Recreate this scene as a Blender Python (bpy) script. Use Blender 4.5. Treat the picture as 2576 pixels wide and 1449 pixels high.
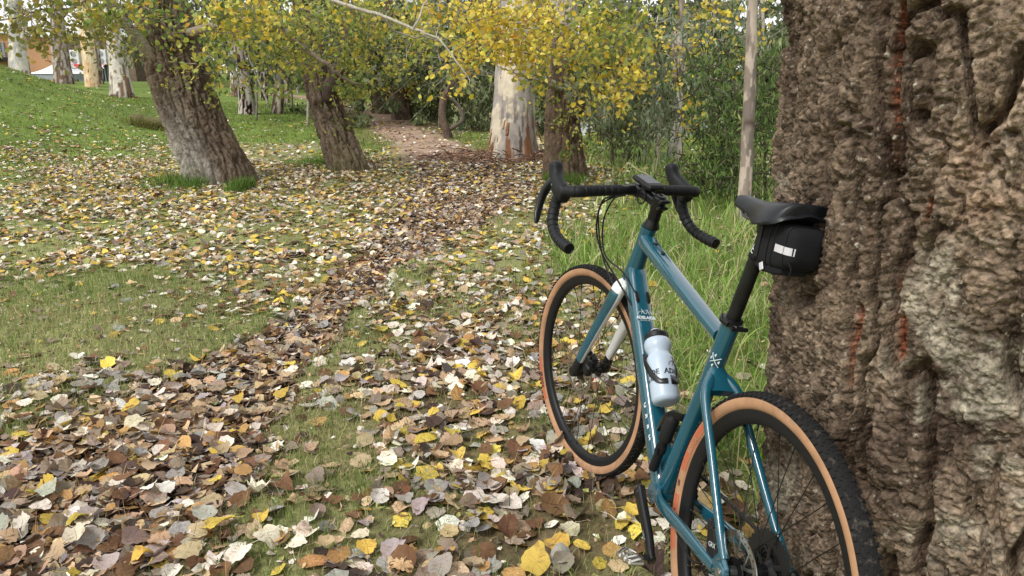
import bpy, math, random
import numpy as np
from mathutils import Matrix, Vector
random.seed(7)
rng = np.random.default_rng(11)
PI = math.pi
sc = bpy.context.scene
COL = sc.collection
for o in list(bpy.data.objects):
    bpy.data.objects.remove(o)

# ------------------------------------------------------------------ camera
CAM_H = 1.28
PITCH = math.radians(15.43)
FPX = 2925.74 * 2576 / 4000          # focal length in units of a 2576 px wide picture
cam_d = bpy.data.cameras.new('camera')
cam = bpy.data.objects.new('camera', cam_d)
COL.objects.link(cam)
cam.location = (0, 0, CAM_H)
cam.rotation_euler = (PI / 2 - PITCH, 0, 0)
cam_d.sensor_width = 36
cam_d.lens = 36 * 2925.74 / 4000
cam_d.clip_start = 0.05
cam_d.clip_end = 2000
sc.camera = cam

# ------------------------------------------------------------------ sky and light: overcast day
world = bpy.data.worlds.new('World')
sc.world = world
world.use_nodes = True
wn = world.node_tree
bg = wn.nodes['Background']
sky = wn.nodes.new('ShaderNodeTexSky')
sky.sky_type = 'NISHITA'
sky.sun_disc = False
SUN_EL, SUN_AZ = math.radians(50), math.radians(-128)
sky.sun_elevation = SUN_EL
sky.sun_rotation = SUN_AZ
sky.air_density = 1.0
sky.dust_density = 2.0
sky.ozone_density = 1.0
hs = wn.nodes.new('ShaderNodeHueSaturation')
hs.inputs['Saturation'].default_value = 0.25
hs.inputs['Value'].default_value = 1.0
wn.links.new(sky.outputs[0], hs.inputs['Color'])
ov = wn.nodes.new('ShaderNodeMix')          # a closed white cloud layer over the clear sky
ov.data_type = 'RGBA'
ov.inputs[0].default_value = 0.75
ov.inputs[7].default_value = (4.5, 4.52, 4.5, 1)
wn.links.new(hs.outputs[0], ov.inputs[6])
wn.links.new(ov.outputs[2], bg.inputs['Color'])
bg.inputs['Strength'].default_value = 0.15
sun_d = bpy.data.lights.new('sun', 'SUN')
sun_d.energy = 1.5
sun_d.angle = math.radians(14)
sun_d.color = (1.0, 0.97, 0.93)
sun = bpy.data.objects.new('sun', sun_d)
COL.objects.link(sun)
# the sun stands behind the left shoulder of the camera
sdir = Vector((math.sin(SUN_AZ) * math.cos(SUN_EL), math.cos(SUN_AZ) * math.cos(SUN_EL), math.sin(SUN_EL)))
sun.rotation_euler = sdir.to_track_quat('Z', 'Y').to_euler()
sun.location = (-8, -8, 14)
sc.view_settings.view_transform = 'Standard'
sc.view_settings.look = 'None'
sc.view_settings.gamma = 1
sc.view_settings.exposure = 0.82
sc.view_settings.use_curve_mapping = False
sc.render.engine = 'CYCLES'
sc.cycles.max_bounces = 6
sc.cycles.diffuse_bounces = 3
sc.cycles.glossy_bounces = 3
sc.cycles.transmission_bounces = 5
sc.cycles.transparent_max_bounces = 6
sc.cycles.use_denoising = True
sc.render.use_persistent_data = False

# ------------------------------------------------------------------ numeric helpers
CP, SP = math.cos(PITCH), math.sin(PITCH)
FWD = np.array([0, CP, -SP]); UPV = np.array([0, SP, CP])
CAMP = np.array([0, 0, CAM_H])


def ray(u, v):
    """direction of the line of sight through point (u, v) of the photograph (2576 wide), depth 1"""
    return FWD + np.array([1.0, 0, 0]) * (u - 1288) / FPX + UPV * (724.5 - v) / FPX


def at(u, v, d):
    return CAMP + ray(u, v) * d


def proj(P):
    d = P - CAMP
    z = d @ FWD
    return 1288 + FPX * d[..., 0] / z, 724.5 - FPX * (d @ UPV) / z, z


def ss(a, b, x):
    t = np.clip((np.asarray(x, float) - a) / (b - a), 0, 1)
    return t * t * (3 - 2 * t)


def _hash(ix, iy, iz, seed):
    h = (ix * 374761393 + iy * 668265263 + iz * 2147483647 + seed * 1274126177) & 0xFFFFFFFF
    h = ((h ^ (h >> 13)) * 1274126177) & 0xFFFFFFFF
    h = ((h ^ (h >> 15)) * 2246822519) & 0xFFFFFFFF
    return (h ^ (h >> 16)) / 4294967295.0


def vnoise(x, y, z=0.0, seed=0):
    """value noise, -1..1"""
    x, y, z = np.broadcast_arrays(np.asarray(x, float), np.asarray(y, float), np.asarray(z, float))
    ix, iy, iz = np.floor(x).astype(np.int64), np.floor(y).astype(np.int64), np.floor(z).astype(np.int64)
    fx, fy, fz = x - ix, y - iy, z - iz
    fx = fx * fx * fx * (fx * (fx * 6 - 15) + 10); fy = fy * fy * fy * (fy * (fy * 6 - 15) + 10); fz = fz * fz * (3 - 2 * fz)
    r = 0
    for dz in (0, 1):
        wz = fz if dz else 1 - fz
        if dz and not np.any(fz > 0):
            continue
        for dy in (0, 1):
            wy = fy if dy else 1 - fy
            for dx in (0, 1):
                wx = fx if dx else 1 - fx
                r = r + _hash(ix + dx, iy + dy, iz + dz, seed) * wx * wy * wz
    return r * 2 - 1


def fbm(x, y, z=0.0, seed=0, octv=4, gain=0.5):
    a, s, t = 1.0, 0.0, 0.0
    f = 1.0
    for k in range(octv):
        s = s + a * vnoise(np.asarray(x) * f, np.asarray(y) * f, np.asarray(z) * f, seed + 17 * k)
        t += a
        a *= gain
        f *= 2.03
    return s / t


def worley(x, y, seed=0, jit=0.95):
    """F1, F2 and the id of the nearest cell, 2-D"""
    ix, iy = np.floor(x).astype(np.int64), np.floor(y).astype(np.int64)
    f1 = np.full(x.shape, 9.0); f2 = np.full(x.shape, 9.0); idn = np.zeros(x.shape)
    for dy in (-1, 0, 1):
        for dx in (-1, 0, 1):
            cx, cy = ix + dx, iy + dy
            px = cx + 0.5 + jit * (_hash(cx, cy, 0, seed) - 0.5)
            py = cy + 0.5 + jit * (_hash(cx, cy, 5, seed) - 0.5)
            d = np.sqrt((px - x) ** 2 + (py - y) ** 2)
            near = d < f1
            f2 = np.where(near, f1, np.minimum(f2, d))
            idn = np.where(near, _hash(cx, cy, 9, seed), idn)
            f1 = np.where(near, d, f1)
    return f1, f2, idn


# ------------------------------------------------------------------ terrain
def H(x, y):
    x = np.asarray(x, float); y = np.asarray(y, float)
    a = ss(0, 1, (-x - 4) / 24) * ss(8, 45, y) * 1.0
    mound = 3.0 * np.exp(-((x + 16) / 4.5) ** 2 - ((y - 16) / 8.0) ** 2) * ss(-6, -9, x)
    a = a + mound + 0.25 * ss(18, 34, y) * ss(2, -4, x)
    fall = -1.6 * ss(14, 40, y) * ss(-3.5, 3, x)
    bed = -0.6 * ss(42, 46, y) * ss(74, 70, y) * ss(-3, 1, x)
    far = 3.0 * ss(72, 110, y) * ss(-2, 4, x) + 1.2 * ss(60, 120, y) * ss(4, -4, x)
    rough = 0.03 * fbm(x * 0.7, y * 0.7, 0, 3, 3) * ss(1, 8, y) + 0.008 * fbm(x * 5, y * 5, 0, 5, 2)
    return a + fall + bed + far + rough


def gnd(u, v, dmax=200):
    r = ray(u, v)
    t = np.geomspace(1.0, dmax, 900)
    P = CAMP[None] + t[:, None] * r[None]
    s = P[:, 2] - H(P[:, 0], P[:, 1])
    k = np.argmax(s < 0)
    if s[k] >= 0:
        k = len(t) - 1
    a, b = t[max(k - 1, 0)], t[k]
    for _ in range(30):
        m = (a + b) / 2
        p = CAMP + m * r
        if p[2] - H(p[0], p[1]) > 0:
            a = m
        else:
            b = m
    p = CAMP + a * r
    p[2] = H(p[0], p[1])
    return p


# ------------------------------------------------------------------ mesh building
def nrm(v):
    v = np.asarray(v, float)
    return v / (np.linalg.norm(v, axis=-1, keepdims=True) + 1e-12)


class MB:
    """collects shapes and links them as ONE mesh object"""

    def __init__(self):
        self.v, self.c, self.q, self.t, self.qm, self.tm, self.uv, self.n = [], [], [], [], [], [], [], 0

    def add(self, v, quads=None, tris=None, mat=0, col=None, uv=None):
        v = np.asarray(v, float).reshape(-1, 3)
        if quads is not None and len(quads):
            q = np.asarray(quads, np.int64).reshape(-1, 4) + self.n
            self.q.append(q); self.qm.append(np.broadcast_to(np.asarray(mat), (len(q),)))
        if tris is not None and len(tris):
            t = np.asarray(tris, np.int64).reshape(-1, 3) + self.n
            self.t.append(t); self.tm.append(np.broadcast_to(np.asarray(mat), (len(t),)))
        self.v.append(v)
        c = np.ones((len(v), 3)) if col is None else np.broadcast_to(np.asarray(col, float), (len(v), 3))
        self.c.append(c)
        self.uv.append(np.zeros((len(v), 2)) if uv is None else np.asarray(uv, float))
        self.n += len(v)
        return self

    def poly(self, v, faces, mat=0, col=None):
        q = [f for f in faces if len(f) == 4]
        t = []
        for f in faces:
            if len(f) == 3:
                t.append(f)
            elif len(f) > 4:
                for i in range(1, len(f) - 1):
                    t.append((f[0], f[i], f[i + 1]))
        return self.add(v, q or None, t or None, mat, col)

    def box(self, c, s, R=None, mat=0, bev=0.0, col=None):
        """box of size s about c, R columns = axes; bev chamfers all edges"""
        c = np.asarray(c, float); h = np.asarray(s, float) / 2
        R = np.eye(3) if R is None else np.asarray(R, float)
        if bev <= 0:
            v = np.array([[x, y, z] for x in (-1, 1) for y in (-1, 1) for z in (-1, 1)], float) * h
            f = [(0, 1, 3, 2), (4, 6, 7, 5), (0, 4, 5, 1), (2, 3, 7, 6), (0, 2, 6, 4), (1, 5, 7, 3)]
            return self.add(v @ R.T + c, f, None, mat, col)
        b = min(bev, h.min() * 0.9)
        vs, idx = [], {}
        for x in (-1, 1):
            for y in (-1, 1):
                for z in (-1, 1):
                    for a in range(3):
                        p = np.array([x, y, z], float) * (h - b)
                        p[a] = (x, y, z)[a] * h[a]
                        idx[(x, y, z, a)] = len(vs)
                        vs.append(p)
        q, t = [], []
        for a in range(3):
            o1, o2 = (a + 1) % 3, (a + 2) % 3
            for s_ in (-1, 1):
                k = []
                for (p1, p2) in ((-1, -1), (1, -1), (1, 1), (-1, 1)):
                    s3 = [0, 0, 0]; s3[a] = s_; s3[o1] = p1; s3[o2] = p2
                    k.append(idx[(*s3, a)])
                q.append(k if s_ > 0 else k[::-1])
            for p1 in (-1, 1):
                for p2 in (-1, 1):
                    k = []
                    for s_ in (-1, 1):
                        s3 = [0, 0, 0]; s3[a] = s_; s3[o1] = p1; s3[o2] = p2
                        k.append((idx[(*s3, o1)], idx[(*s3, o2)]))
                    f = [k[0][0], k[1][0], k[1][1], k[0][1]]
                    q.append(f if p1 * p2 > 0 else f[::-1])
        for x in (-1, 1):
            for y in (-1, 1):
                for z in (-1, 1):
                    f = [idx[(x, y, z, 0)], idx[(x, y, z, 1)], idx[(x, y, z, 2)]]
                    t.append(f if x * y * z > 0 else f[::-1])
        return self.add(np.array(vs) @ R.T + c, q, t, mat, col)

    def tube(self, path, r, n=10, cap=True, side=None, mat=0, col=None, closed=False):
        """swept tube; r scalar, list, or list of (half width along side, half height); side = preferred lateral axis"""
        P = np.asarray(path, float)
        m = len(P)
        R = np.asarray(r, float)
        if R.ndim == 0:
            R = np.full((m, 2), float(R))
        elif R.ndim == 1:
            R = np.stack([R, R], 1) if len(R) == m else np.tile(R, (m, 1))
        if closed:
            T = nrm(np.roll(P, -1, 0) - np.roll(P, 1, 0))
        else:
            T = np.gradient(P, axis=0)
            T = nrm(T)
        S = np.zeros((m, 3))
        if side is not None:
            sd = np.asarray(side, float)
            for i in range(m):
                S[i] = nrm(sd - T[i] * (sd @ T[i]))
        else:
            s = np.cross(T[0], [0, 0, 1.0])
            if np.linalg.norm(s) < 1e-3:
                s = np.array([1.0, 0, 0])
            s = nrm(s)
            for i in range(m):
                s = s - T[i] * (s @ T[i]); s = nrm(s); S[i] = s
        U = np.cross(T, S)
        th = np.linspace(0, 2 * PI, n, endpoint=False)
        V = (P[:, None] + S[:, None] * (R[:, 0, None] * np.cos(th))[..., None] + U[:, None] * (R[:, 1, None] * np.sin(th))[..., None])
        i = np.arange(m if closed else m - 1)[:, None]; j = np.arange(n)[None]
        i2 = (i + 1) % m
        q = np.stack([i * n + j, i * n + (j + 1) % n, i2 * n + (j + 1) % n, i2 * n + j], -1).reshape(-1, 4)
        V = V.reshape(-1, 3)
        t = []
        if cap and not closed:
            V = np.vstack([V, P[0], P[-1]])
            a, b = m * n, m * n + 1
            for k in range(n):
                t.append((a, (k + 1) % n, k)); t.append((b, (m - 1) * n + k, (m - 1) * n + (k + 1) % n))
        return self.add(V, q, t or None, mat, col)

    def lathe(self, prof, o=(0, 0, 0), ax=(0, 0, 1), n=24, mat=0, col=None, cap=True):
        """prof: list of (radius, height)"""
        ax = nrm(ax)
        s = np.cross(ax, [0, 1.0, 0]) if abs(ax[1]) < 0.9 else np.cross(ax, [1.0, 0, 0])
        s = nrm(s); u = np.cross(ax, s)
        th = np.linspace(0, 2 * PI, n, endpoint=False)
        prof = np.asarray(prof, float); m = len(prof)
        V = np.asarray(o, float) + ax * prof[:, 1, None, None] + prof[:, 0, None, None] * (s * np.cos(th)[:, None] + u * np.sin(th)[:, None])[None]
        i = np.arange(m - 1)[:, None]; j = np.arange(n)[None]
        q = np.stack([i * n + j, i * n + (j + 1) % n, (i + 1) * n + (j + 1) % n, (i + 1) * n + j], -1).reshape(-1, 4)
        V = V.reshape(-1, 3); t = []
        if cap:
            V = np.vstack([V, np.asarray(o) + ax * prof[0, 1], np.asarray(o) + ax * prof[-1, 1]])
            a, b = m * n, m * n + 1
            for k in range(n):
                t.append((a, (k + 1) % n, k)); t.append((b, (m - 1) * n + k, (m - 1) * n + (k + 1) % n))
        return self.add(V, q, t or None, mat, col)

    def loft(self, secs, mat=0, cap=True, col=None):
        secs = np.asarray(secs, float); m, n = secs.shape[:2]
        i = np.arange(m - 1)[:, None]; j = np.arange(n)[None]
        q = np.stack([i * n + j, i * n + (j + 1) % n, (i + 1) * n + (j + 1) % n, (i + 1) * n + j], -1).reshape(-1, 4)
        V = secs.reshape(-1, 3); t = []
        if cap:
            V = np.vstack([V, secs[0].mean(0), secs[-1].mean(0)]); a, b = m * n, m * n + 1
            for k in range(n):
                t.append((a, (k + 1) % n, k)); t.append((b, (m - 1) * n + k, (m - 1) * n + (k + 1) % n))
        return self.add(V, q, t or None, mat, col)

    def mesh(self, name, mats, smooth=True, color=False, uv=False):
        me = bpy.data.meshes.new(name)
        V = np.concatenate(self.v) if self.v else np.zeros((0, 3))
        Q = np.concatenate(self.q) if self.q else np.zeros((0, 4), np.int64)
        T = np.concatenate(self.t) if self.t else np.zeros((0, 3), np.int64)
        me.vertices.add(len(V)); me.vertices.foreach_set('co', V.astype(np.float32).ravel())
        nl = Q.size + T.size
        me.loops.add(nl)
        li = np.concatenate([Q.ravel(), T.ravel()]).astype(np.int32)
        me.loops.foreach_set('vertex_index', li)
        nf = len(Q) + len(T)
        me.polygons.add(nf)
        starts = np.concatenate([np.arange(len(Q)) * 4, Q.size + np.arange(len(T)) * 3]).astype(np.int32)
        me.polygons.foreach_set('loop_start', starts)
        mi = np.concatenate([np.concatenate(self.qm) if self.qm else np.zeros(0), np.concatenate(self.tm) if self.tm else np.zeros(0)]).astype(np.int32)
        mats = mats if isinstance(mats, (list, tuple)) else [mats]
        for m in mats:
            me.materials.append(m)
        me.polygons.foreach_set('material_index', mi)
        me.polygons.foreach_set('use_smooth', np.full(nf, smooth))
        if color:
            ca = me.attributes.new('Col', 'FLOAT_COLOR', 'POINT')
            C = np.concatenate(self.c)
            ca.data.foreach_set('color', np.hstack([C, np.ones((len(C), 1))]).astype(np.float32).ravel())
        if uv:
            UV = np.concatenate(self.uv)
            ua = me.uv_layers.new(name='UVMap')
            ua.data.foreach_set('uv', UV[li].astype(np.float32).ravel())
        me.update(calc_edges=True)
        me.validate()
        return me

    def build(self, name, mats, parent=None, smooth=True, color=False, uv=False, angle=None, xf=None):
        me = self.mesh(name, mats, smooth, color, uv)
        o = bpy.data.objects.new(name, me)
        COL.objects.link(o)
        if parent is not None:
            o.parent = parent
        if xf is not None:
            o.matrix_local = xf
        if angle is not None:
            sharp(me, angle)
        return o


def sharp(me, deg):
    try:
        me.set_sharp_from_angle(angle=math.radians(deg))
    except Exception:
        pass


def spline(pts, n=24, closed=False):
    """Catmull-Rom through pts (any dimension)"""
    P = np.asarray(pts, float)
    m = len(P)
    out = []
    seg = m if closed else m - 1
    for k in range(n + (0 if closed else 1)):
        t = k / n * seg
        i = min(int(t), seg - 1); f = t - i
        if closed:
            p0, p1, p2, p3 = P[(i - 1) % m], P[i % m], P[(i + 1) % m], P[(i + 2) % m]
        else:
            p1, p2 = P[i], P[i + 1]
            p0 = P[i - 1] if i > 0 else 2 * p1 - p2
            p3 = P[i + 2] if i + 2 < m else 2 * p2 - p1
        out.append(0.5 * ((2 * p1) + (-p0 + p2) * f + (2 * p0 - 5 * p1 + 4 * p2 - p3) * f * f + (-p0 + 3 * p1 - 3 * p2 + p3) * f ** 3))
    return np.array(out)


def tag(o, label=None, cat=None, group=None, kind=None):
    if label: o['label'] = label
    if cat: o['category'] = cat
    if group: o['group'] = group
    if kind: o['kind'] = kind
    return o


def empty(name, loc=(0, 0, 0), label=None, cat=None, group=None):
    o = bpy.data.objects.new(name, None)
    COL.objects.link(o)
    o.empty_display_size = 0.2
    o.location = Vector([float(a) for a in loc])
    return tag(o, label, cat, group)


def text_mesh(s, size=1.0, thick=0.0):
    cu = bpy.data.curves.new('lettering', 'FONT')
    cu.body = s; cu.size = size; cu.align_x = 'CENTER'; cu.align_y = 'CENTER'; cu.resolution_u = 2
    cu.offset = thick
    o = bpy.data.objects.new('lettering', cu)
    COL.objects.link(o)
    dg = bpy.context.evaluated_depsgraph_get()
    me = o.evaluated_get(dg).to_mesh()
    v = np.array([p.co[:] for p in me.vertices]); f = [tuple(p.vertices) for p in me.polygons]
    o.evaluated_get(dg).to_mesh_clear()
    bpy.data.objects.remove(o); bpy.data.curves.remove(cu)
    return v, f


# ------------------------------------------------------------------ materials
def mat(name, color=(0.5, 0.5, 0.5), rough=0.6, metal=0.0, coat=0.0, attr=None, noise=None, bump=None, spec=0.5, trans=0.0, translucent=0.0, coords='Object', col2=None, speck=None):
    """noise=(scale, amount, detail): brightness mottling; col2=(colour, scale, lo, hi): patches of a second colour; bump=(scale, strength, distance)"""
    m = bpy.data.materials.new(name)
    m.use_nodes = True
    nt = m.node_tree; N = nt.nodes; L = nt.links
    b = N['Principled BSDF']
    b.inputs['Roughness'].default_value = rough
    b.inputs['Metallic'].default_value = metal
    b.inputs['Coat Weight'].default_value = coat
    b.inputs['Coat Roughness'].default_value = 0.06
    b.inputs['Specular IOR Level'].default_value = spec
    b.inputs['Transmission Weight'].default_value = trans
    tc = N.new('ShaderNodeTexCoord')
    vec = tc.outputs[coords]
    if attr == 'Col':
        a = N.new('ShaderNodeAttribute'); a.attribute_name = 'Col'; c = a.outputs['Color']
    elif attr == 'OBJ':
        a = N.new('ShaderNodeObjectInfo'); c = a.outputs['Color']
    else:
        a = N.new('ShaderNodeRGB'); a.outputs[0].default_value = (*color, 1); c = a.outputs[0]
    for cc in ([col2] if col2 and not isinstance(col2, list) else (col2 or [])):
        nz = N.new('ShaderNodeTexNoise'); nz.inputs['Scale'].default_value = cc[1]; nz.inputs['Detail'].default_value = 5
        L.new(vec, nz.inputs['Vector'])
        mr = N.new('ShaderNodeMapRange'); mr.inputs[1].default_value = cc[2]; mr.inputs[2].default_value = cc[3]
        L.new(nz.outputs[0], mr.inputs[0])
        mx = N.new('ShaderNodeMix'); mx.data_type = 'RGBA'
        L.new(mr.outputs[0], mx.inputs[0]); L.new(c, mx.inputs[6]); mx.inputs[7].default_value = (*cc[0], 1)
        c = mx.outputs[2]
    if noise:
        nz = N.new('ShaderNodeTexNoise'); nz.inputs['Scale'].default_value = noise[0]
        nz.inputs['Detail'].default_value = noise[2] if len(noise) > 2 else 4
        L.new(vec, nz.inputs['Vector'])
        mr = N.new('ShaderNodeMapRange'); mr.inputs[1].default_value = 0.3; mr.inputs[2].default_value = 0.7
        mr.inputs[3].default_value = 1 - noise[1]; mr.inputs[4].default_value = 1 + noise[1]
        L.new(nz.outputs[0], mr.inputs[0])
        mu = N.new('ShaderNodeVectorMath'); mu.operation = 'SCALE'
        L.new(c, mu.inputs[0]); L.new(mr.outputs[0], mu.inputs['Scale'])
        c = mu.outputs[0]
    L.new(c, b.inputs['Base Color'])
    if bump:
        nz = N.new('ShaderNodeTexNoise'); nz.inputs['Scale'].default_value = bump[0]; nz.inputs['Detail'].default_value = 6
        L.new(vec, nz.inputs['Vector'])
        bp = N.new('ShaderNodeBump'); bp.inputs['Strength'].default_value = bump[1]; bp.inputs['Distance'].default_value = bump[2]
        L.new(nz.outputs[0], bp.inputs['Height']); L.new(bp.outputs[0], b.inputs['Normal'])
    if translucent > 0:
        tr = N.new('ShaderNodeBsdfTranslucent'); L.new(c, tr.inputs['Color'])
        mx = N.new('ShaderNodeMixShader'); mx.inputs[0].default_value = translucent
        L.new(b.outputs[0], mx.inputs[1]); L.new(tr.outputs[0], mx.inputs[2])
        L.new(mx.outputs[0], N['Material Output'].inputs['Surface'])
    return m


def rot_basis(n, yaw):
    """(N,3,3) matrices, columns x, y, z with z = n and x turned by yaw"""
    n = nrm(n)
    ref = np.where(np.abs(n[:, 2:3]) < 0.95, np.array([[0, 0, 1.0]]), np.array([[1.0, 0, 0]]))
    x = nrm(np.cross(ref, n)); y = np.cross(n, x)
    c, s = np.cos(yaw)[:, None], np.sin(yaw)[:, None]
    X = x * c + y * s; Y = -x * s + y * c
    return np.stack([X, Y, n], -1)


def batch(mb, P, size, nvec, yaw, col, ring, curl=None, aspect=None, tipcol=None, wob=0.0):
    """many leaves: ring = (K,2) outline about the centre; curl (N,2) lifts z = cx*x^2 + cy*y^2"""
    N = len(P)
    if N == 0:
        return
    K = len(ring)
    tem = np.vstack([[0, 0], ring])
    T = np.broadcast_to(tem, (N, K + 1, 2)).copy()
    if wob:
        T[:, 1:] *= 1 + wob * rng.normal(size=(N, K, 1))
    if aspect is not None:
        T[..., 1] *= aspect[:, None]
    if curl is None:
        curl = np.zeros((N, 2))
    z = curl[:, 0, None] * T[..., 0] ** 2 + curl[:, 1, None] * T[..., 1] ** 2
    if wob:
        z[:, 1:] += rng.normal(size=(N, K)) * wob * 0.45
    L = np.concatenate([T, z[..., None]], -1) * np.asarray(size)[:, None, None]
    R = rot_basis(nvec, yaw)
    V = np.einsum('nij,nkj->nki', R, L) + P[:, None]
    base = np.arange(N)[:, None, None] * (K + 1)
    k = np.arange(K)
    f = np.stack([np.zeros(K, int), 1 + k, 1 + (k + 1) % K], -1)[None]
    C = np.broadcast_to(np.asarray(col)[:, None], (N, K + 1, 3)).copy()
    if tipcol is not None:
        C[:, 1:] = tipcol[:, None]
    mb.add(V.reshape(-1, 3), None, (f + base).reshape(-1, 3), 0, C.reshape(-1, 3))


def blades(mb, P, h, w, yaw, lean, col, seg=2, bend=1.0):
    """many grass blades that arch over"""
    N = len(P)
    if N == 0:
        return
    d = np.stack([np.cos(yaw), np.sin(yaw), np.zeros(N)], -1)
    s = np.stack([-np.sin(yaw), np.cos(yaw), np.zeros(N)], -1)
    tw = rng.uniform(-1, 1, N)[:, None]
    s = nrm(s + d * tw)
    vs = []
    x = np.zeros(N); z = np.zeros(N)
    for k in range(seg + 1):
        t = k / seg
        wk = w * (1 - t * 0.55) * (0 if k == seg else 1)
        c = P + d * x[:, None] + np.array([0, 0, 1.0]) * z[:, None]
        if k < seg:
            vs += [c - s * wk[:, None] / 2, c + s * wk[:, None] / 2]
        else:
            vs += [c]
        ang = lean * (0.35 + bend * 1.3 * t)
        x = x + np.sin(ang) * h / seg; z = z + np.cos(ang) * h / seg
    V = np.stack(vs, 1)
    M = V.shape[1]
    b = np.arange(N)[:, None] * M
    q = [[2 * k, 2 * k + 1, 2 * k + 3, 2 * k + 2] for k in range(seg - 1)]
    t = [2 * seg - 2, 2 * seg - 1, 2 * seg]
    Q = (np.array(q)[None] + b[..., None]).reshape(-1, 4) if q else None
    T = (np.array([t])[None] + b[..., None]).reshape(-1, 3)
    C = np.broadcast_to(np.asarray(col)[:, None], (N, M, 3))
    mb.add(V.reshape(-1, 3), Q, T, 0, C.reshape(-1, 3))


def pick(palette, n, jit=0.12):
    """n colours from [(weight, (r,g,b))...] with a little spread"""
    w = np.array([p[0] for p in palette], float); c = np.array([p[1] for p in palette], float)
    k = rng.choice(len(palette), n, p=w / w.sum())
    out = c[k] * (1 + jit * rng.normal(size=(n, 1))) * (1 + 0.04 * rng.normal(size=(n, 3)))
    return np.clip(out, 0.004, 0.92), k
# ================================================================== ground
class Blob:
    def __init__(s, u, v, ru, rv):
        c = gnd(u, v)
        s.c = c
        s.rx = abs(gnd(u + ru, v)[0] - c[0])
        s.ry = abs(gnd(u, v - rv)[1] - gnd(u, v + rv)[1]) / 2

    def __call__(s, x, y):
        return np.exp(-((x - s.c[0]) / s.rx) ** 2 - ((y - s.c[1]) / s.ry) ** 2)


def polydist(pts, w, x, y):
    """distance to a polyline divided by its half width there"""
    best = np.full(np.shape(x), 99.0)
    for i in range(len(pts) - 1):
        a, b = pts[i][:2], pts[i + 1][:2]
        d = b - a
        t = np.clip(((x - a[0]) * d[0] + (y - a[1]) * d[1]) / (d @ d), 0, 1)
        r = np.hypot(x - a[0] - t * d[0], y - a[1] - t * d[1]) / (w[i] * (1 - t) + w[i + 1] * t)
        best = np.minimum(best, r)
    return best


_tr = [(-700, 1700, .62), (60, 1330, .60), (350, 1130, .50), (600, 950, .33), (750, 830, .22), (870, 735, .20), (985, 640, .24), (1100, 560, .42), (1185, 490, .66), (1165, 425, .76), (1085, 370, .80), (985, 312, .85), (895, 262, .95), (790, 245, 1.0), (700, 238, 1.2)]
TRK = [gnd(u, v) for u, v, w in _tr]
TRW = [w for u, v, w in _tr]
B_ = Blob
lawnA = [B_(180, 760, 420, 120), B_(420, 860, 300, 90), B_(60, 880, 300, 120), B_(30, 640, 160, 40)]
lawnB = [B_(860, 860, 110, 130), B_(1000, 700, 120, 60), B_(760, 1080, 130, 90), B_(620, 1330, 90, 90), B_(900, 1180, 150, 60), B_(1240, 560, 150, 40)]
green = [B_(60, 230, 420, 50), B_(330, 260, 300, 28), B_(700, 300, 220, 32), B_(960, 350, 90, 45), B_(1180, 355, 90, 28), B_(430, 455, 120, 18), B_(800, 410, 110, 14)]
yellow = [B_(120, 400, 420, 110), B_(420, 520, 420, 90), B_(760, 450, 300, 70)]
litter = [B_(1300, 420, 170, 24), B_(1560, 430, 90, 26), B_(1140, 500, 200, 60), B_(1330, 1330, 420, 160), B_(1130, 1000, 330, 170), B_(1560, 1240, 300, 130)]
rgrass = [B_(1760, 700, 190, 260), B_(1850, 1000, 160, 260), B_(2300, 700, 400, 300), B_(1640, 400, 220, 26), B_(1700, 480, 160, 60), B_(1480, 640, 90, 60)]


def mx(bl, x, y):
    r = np.zeros(np.shape(x))
    for b in bl:
        r = np.maximum(r, b(x, y))
    return r


def zones(x, y):
    x = np.asarray(x, float); y = np.asarray(y, float)
    wx = x + 0.10 * fbm(x * 2.2, y * 2.2, 0, 31, 3) * (1 + 0.06 * y)
    wy = y + 0.14 * fbm(x * 2.2, y * 2.2, 0, 47, 3) * (1 + 0.10 * y)
    t = polydist(TRK, TRW, wx, wy)
    track = 1 - ss(0.65, 1.25, t)
    la = mx(lawnA, wx, wy); lb = mx(lawnB, wx, wy); g = mx(green, wx, wy)
    ye = mx(yellow, wx, wy); li = mx(litter, wx, wy); rg = mx(rgrass, wx, wy)
    hill = np.maximum(g, ss(13.5, 19, y) * ss(-1.5, -5, x))
    hill = np.maximum(hill, ss(11.5, 15, y) * ss(0.2, 1.5, x) * 0.8)
    return track, la, lb, hill, ye, li, rg


def density(x, y):
    tr, la, lb, g, ye, li, rg = zones(x, y)
    d = 0.56 + 0 * tr
    d = d + 0.35 * np.maximum(ye, li)
    d = d * (1 - 0.82 * ss(.35, .8, la)) * (1 - 0.66 * ss(.35, .8, lb))
    d = d * (1 - 0.78 * ss(.25, .8, g) * (1 - ye) ** .5) * (1 - 0.93 * ss(.2, .65, rg))
    near = ss(14, 10, y)
    d = d * (1 - tr * ss(8.5, 12.5, y) * .9)
    d = np.maximum(d, tr * (0.96 * near + 0.36 * (1 - near)))
    d = d * (0.75 + 0.5 * vnoise(x * 3.1, y * 3.1, 0, 77)) * (0.9 + 0.5 * vnoise(x * 1.1, y * 1.1, 0, 78))
    return np.clip(d, 0.0, 1.0)


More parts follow.
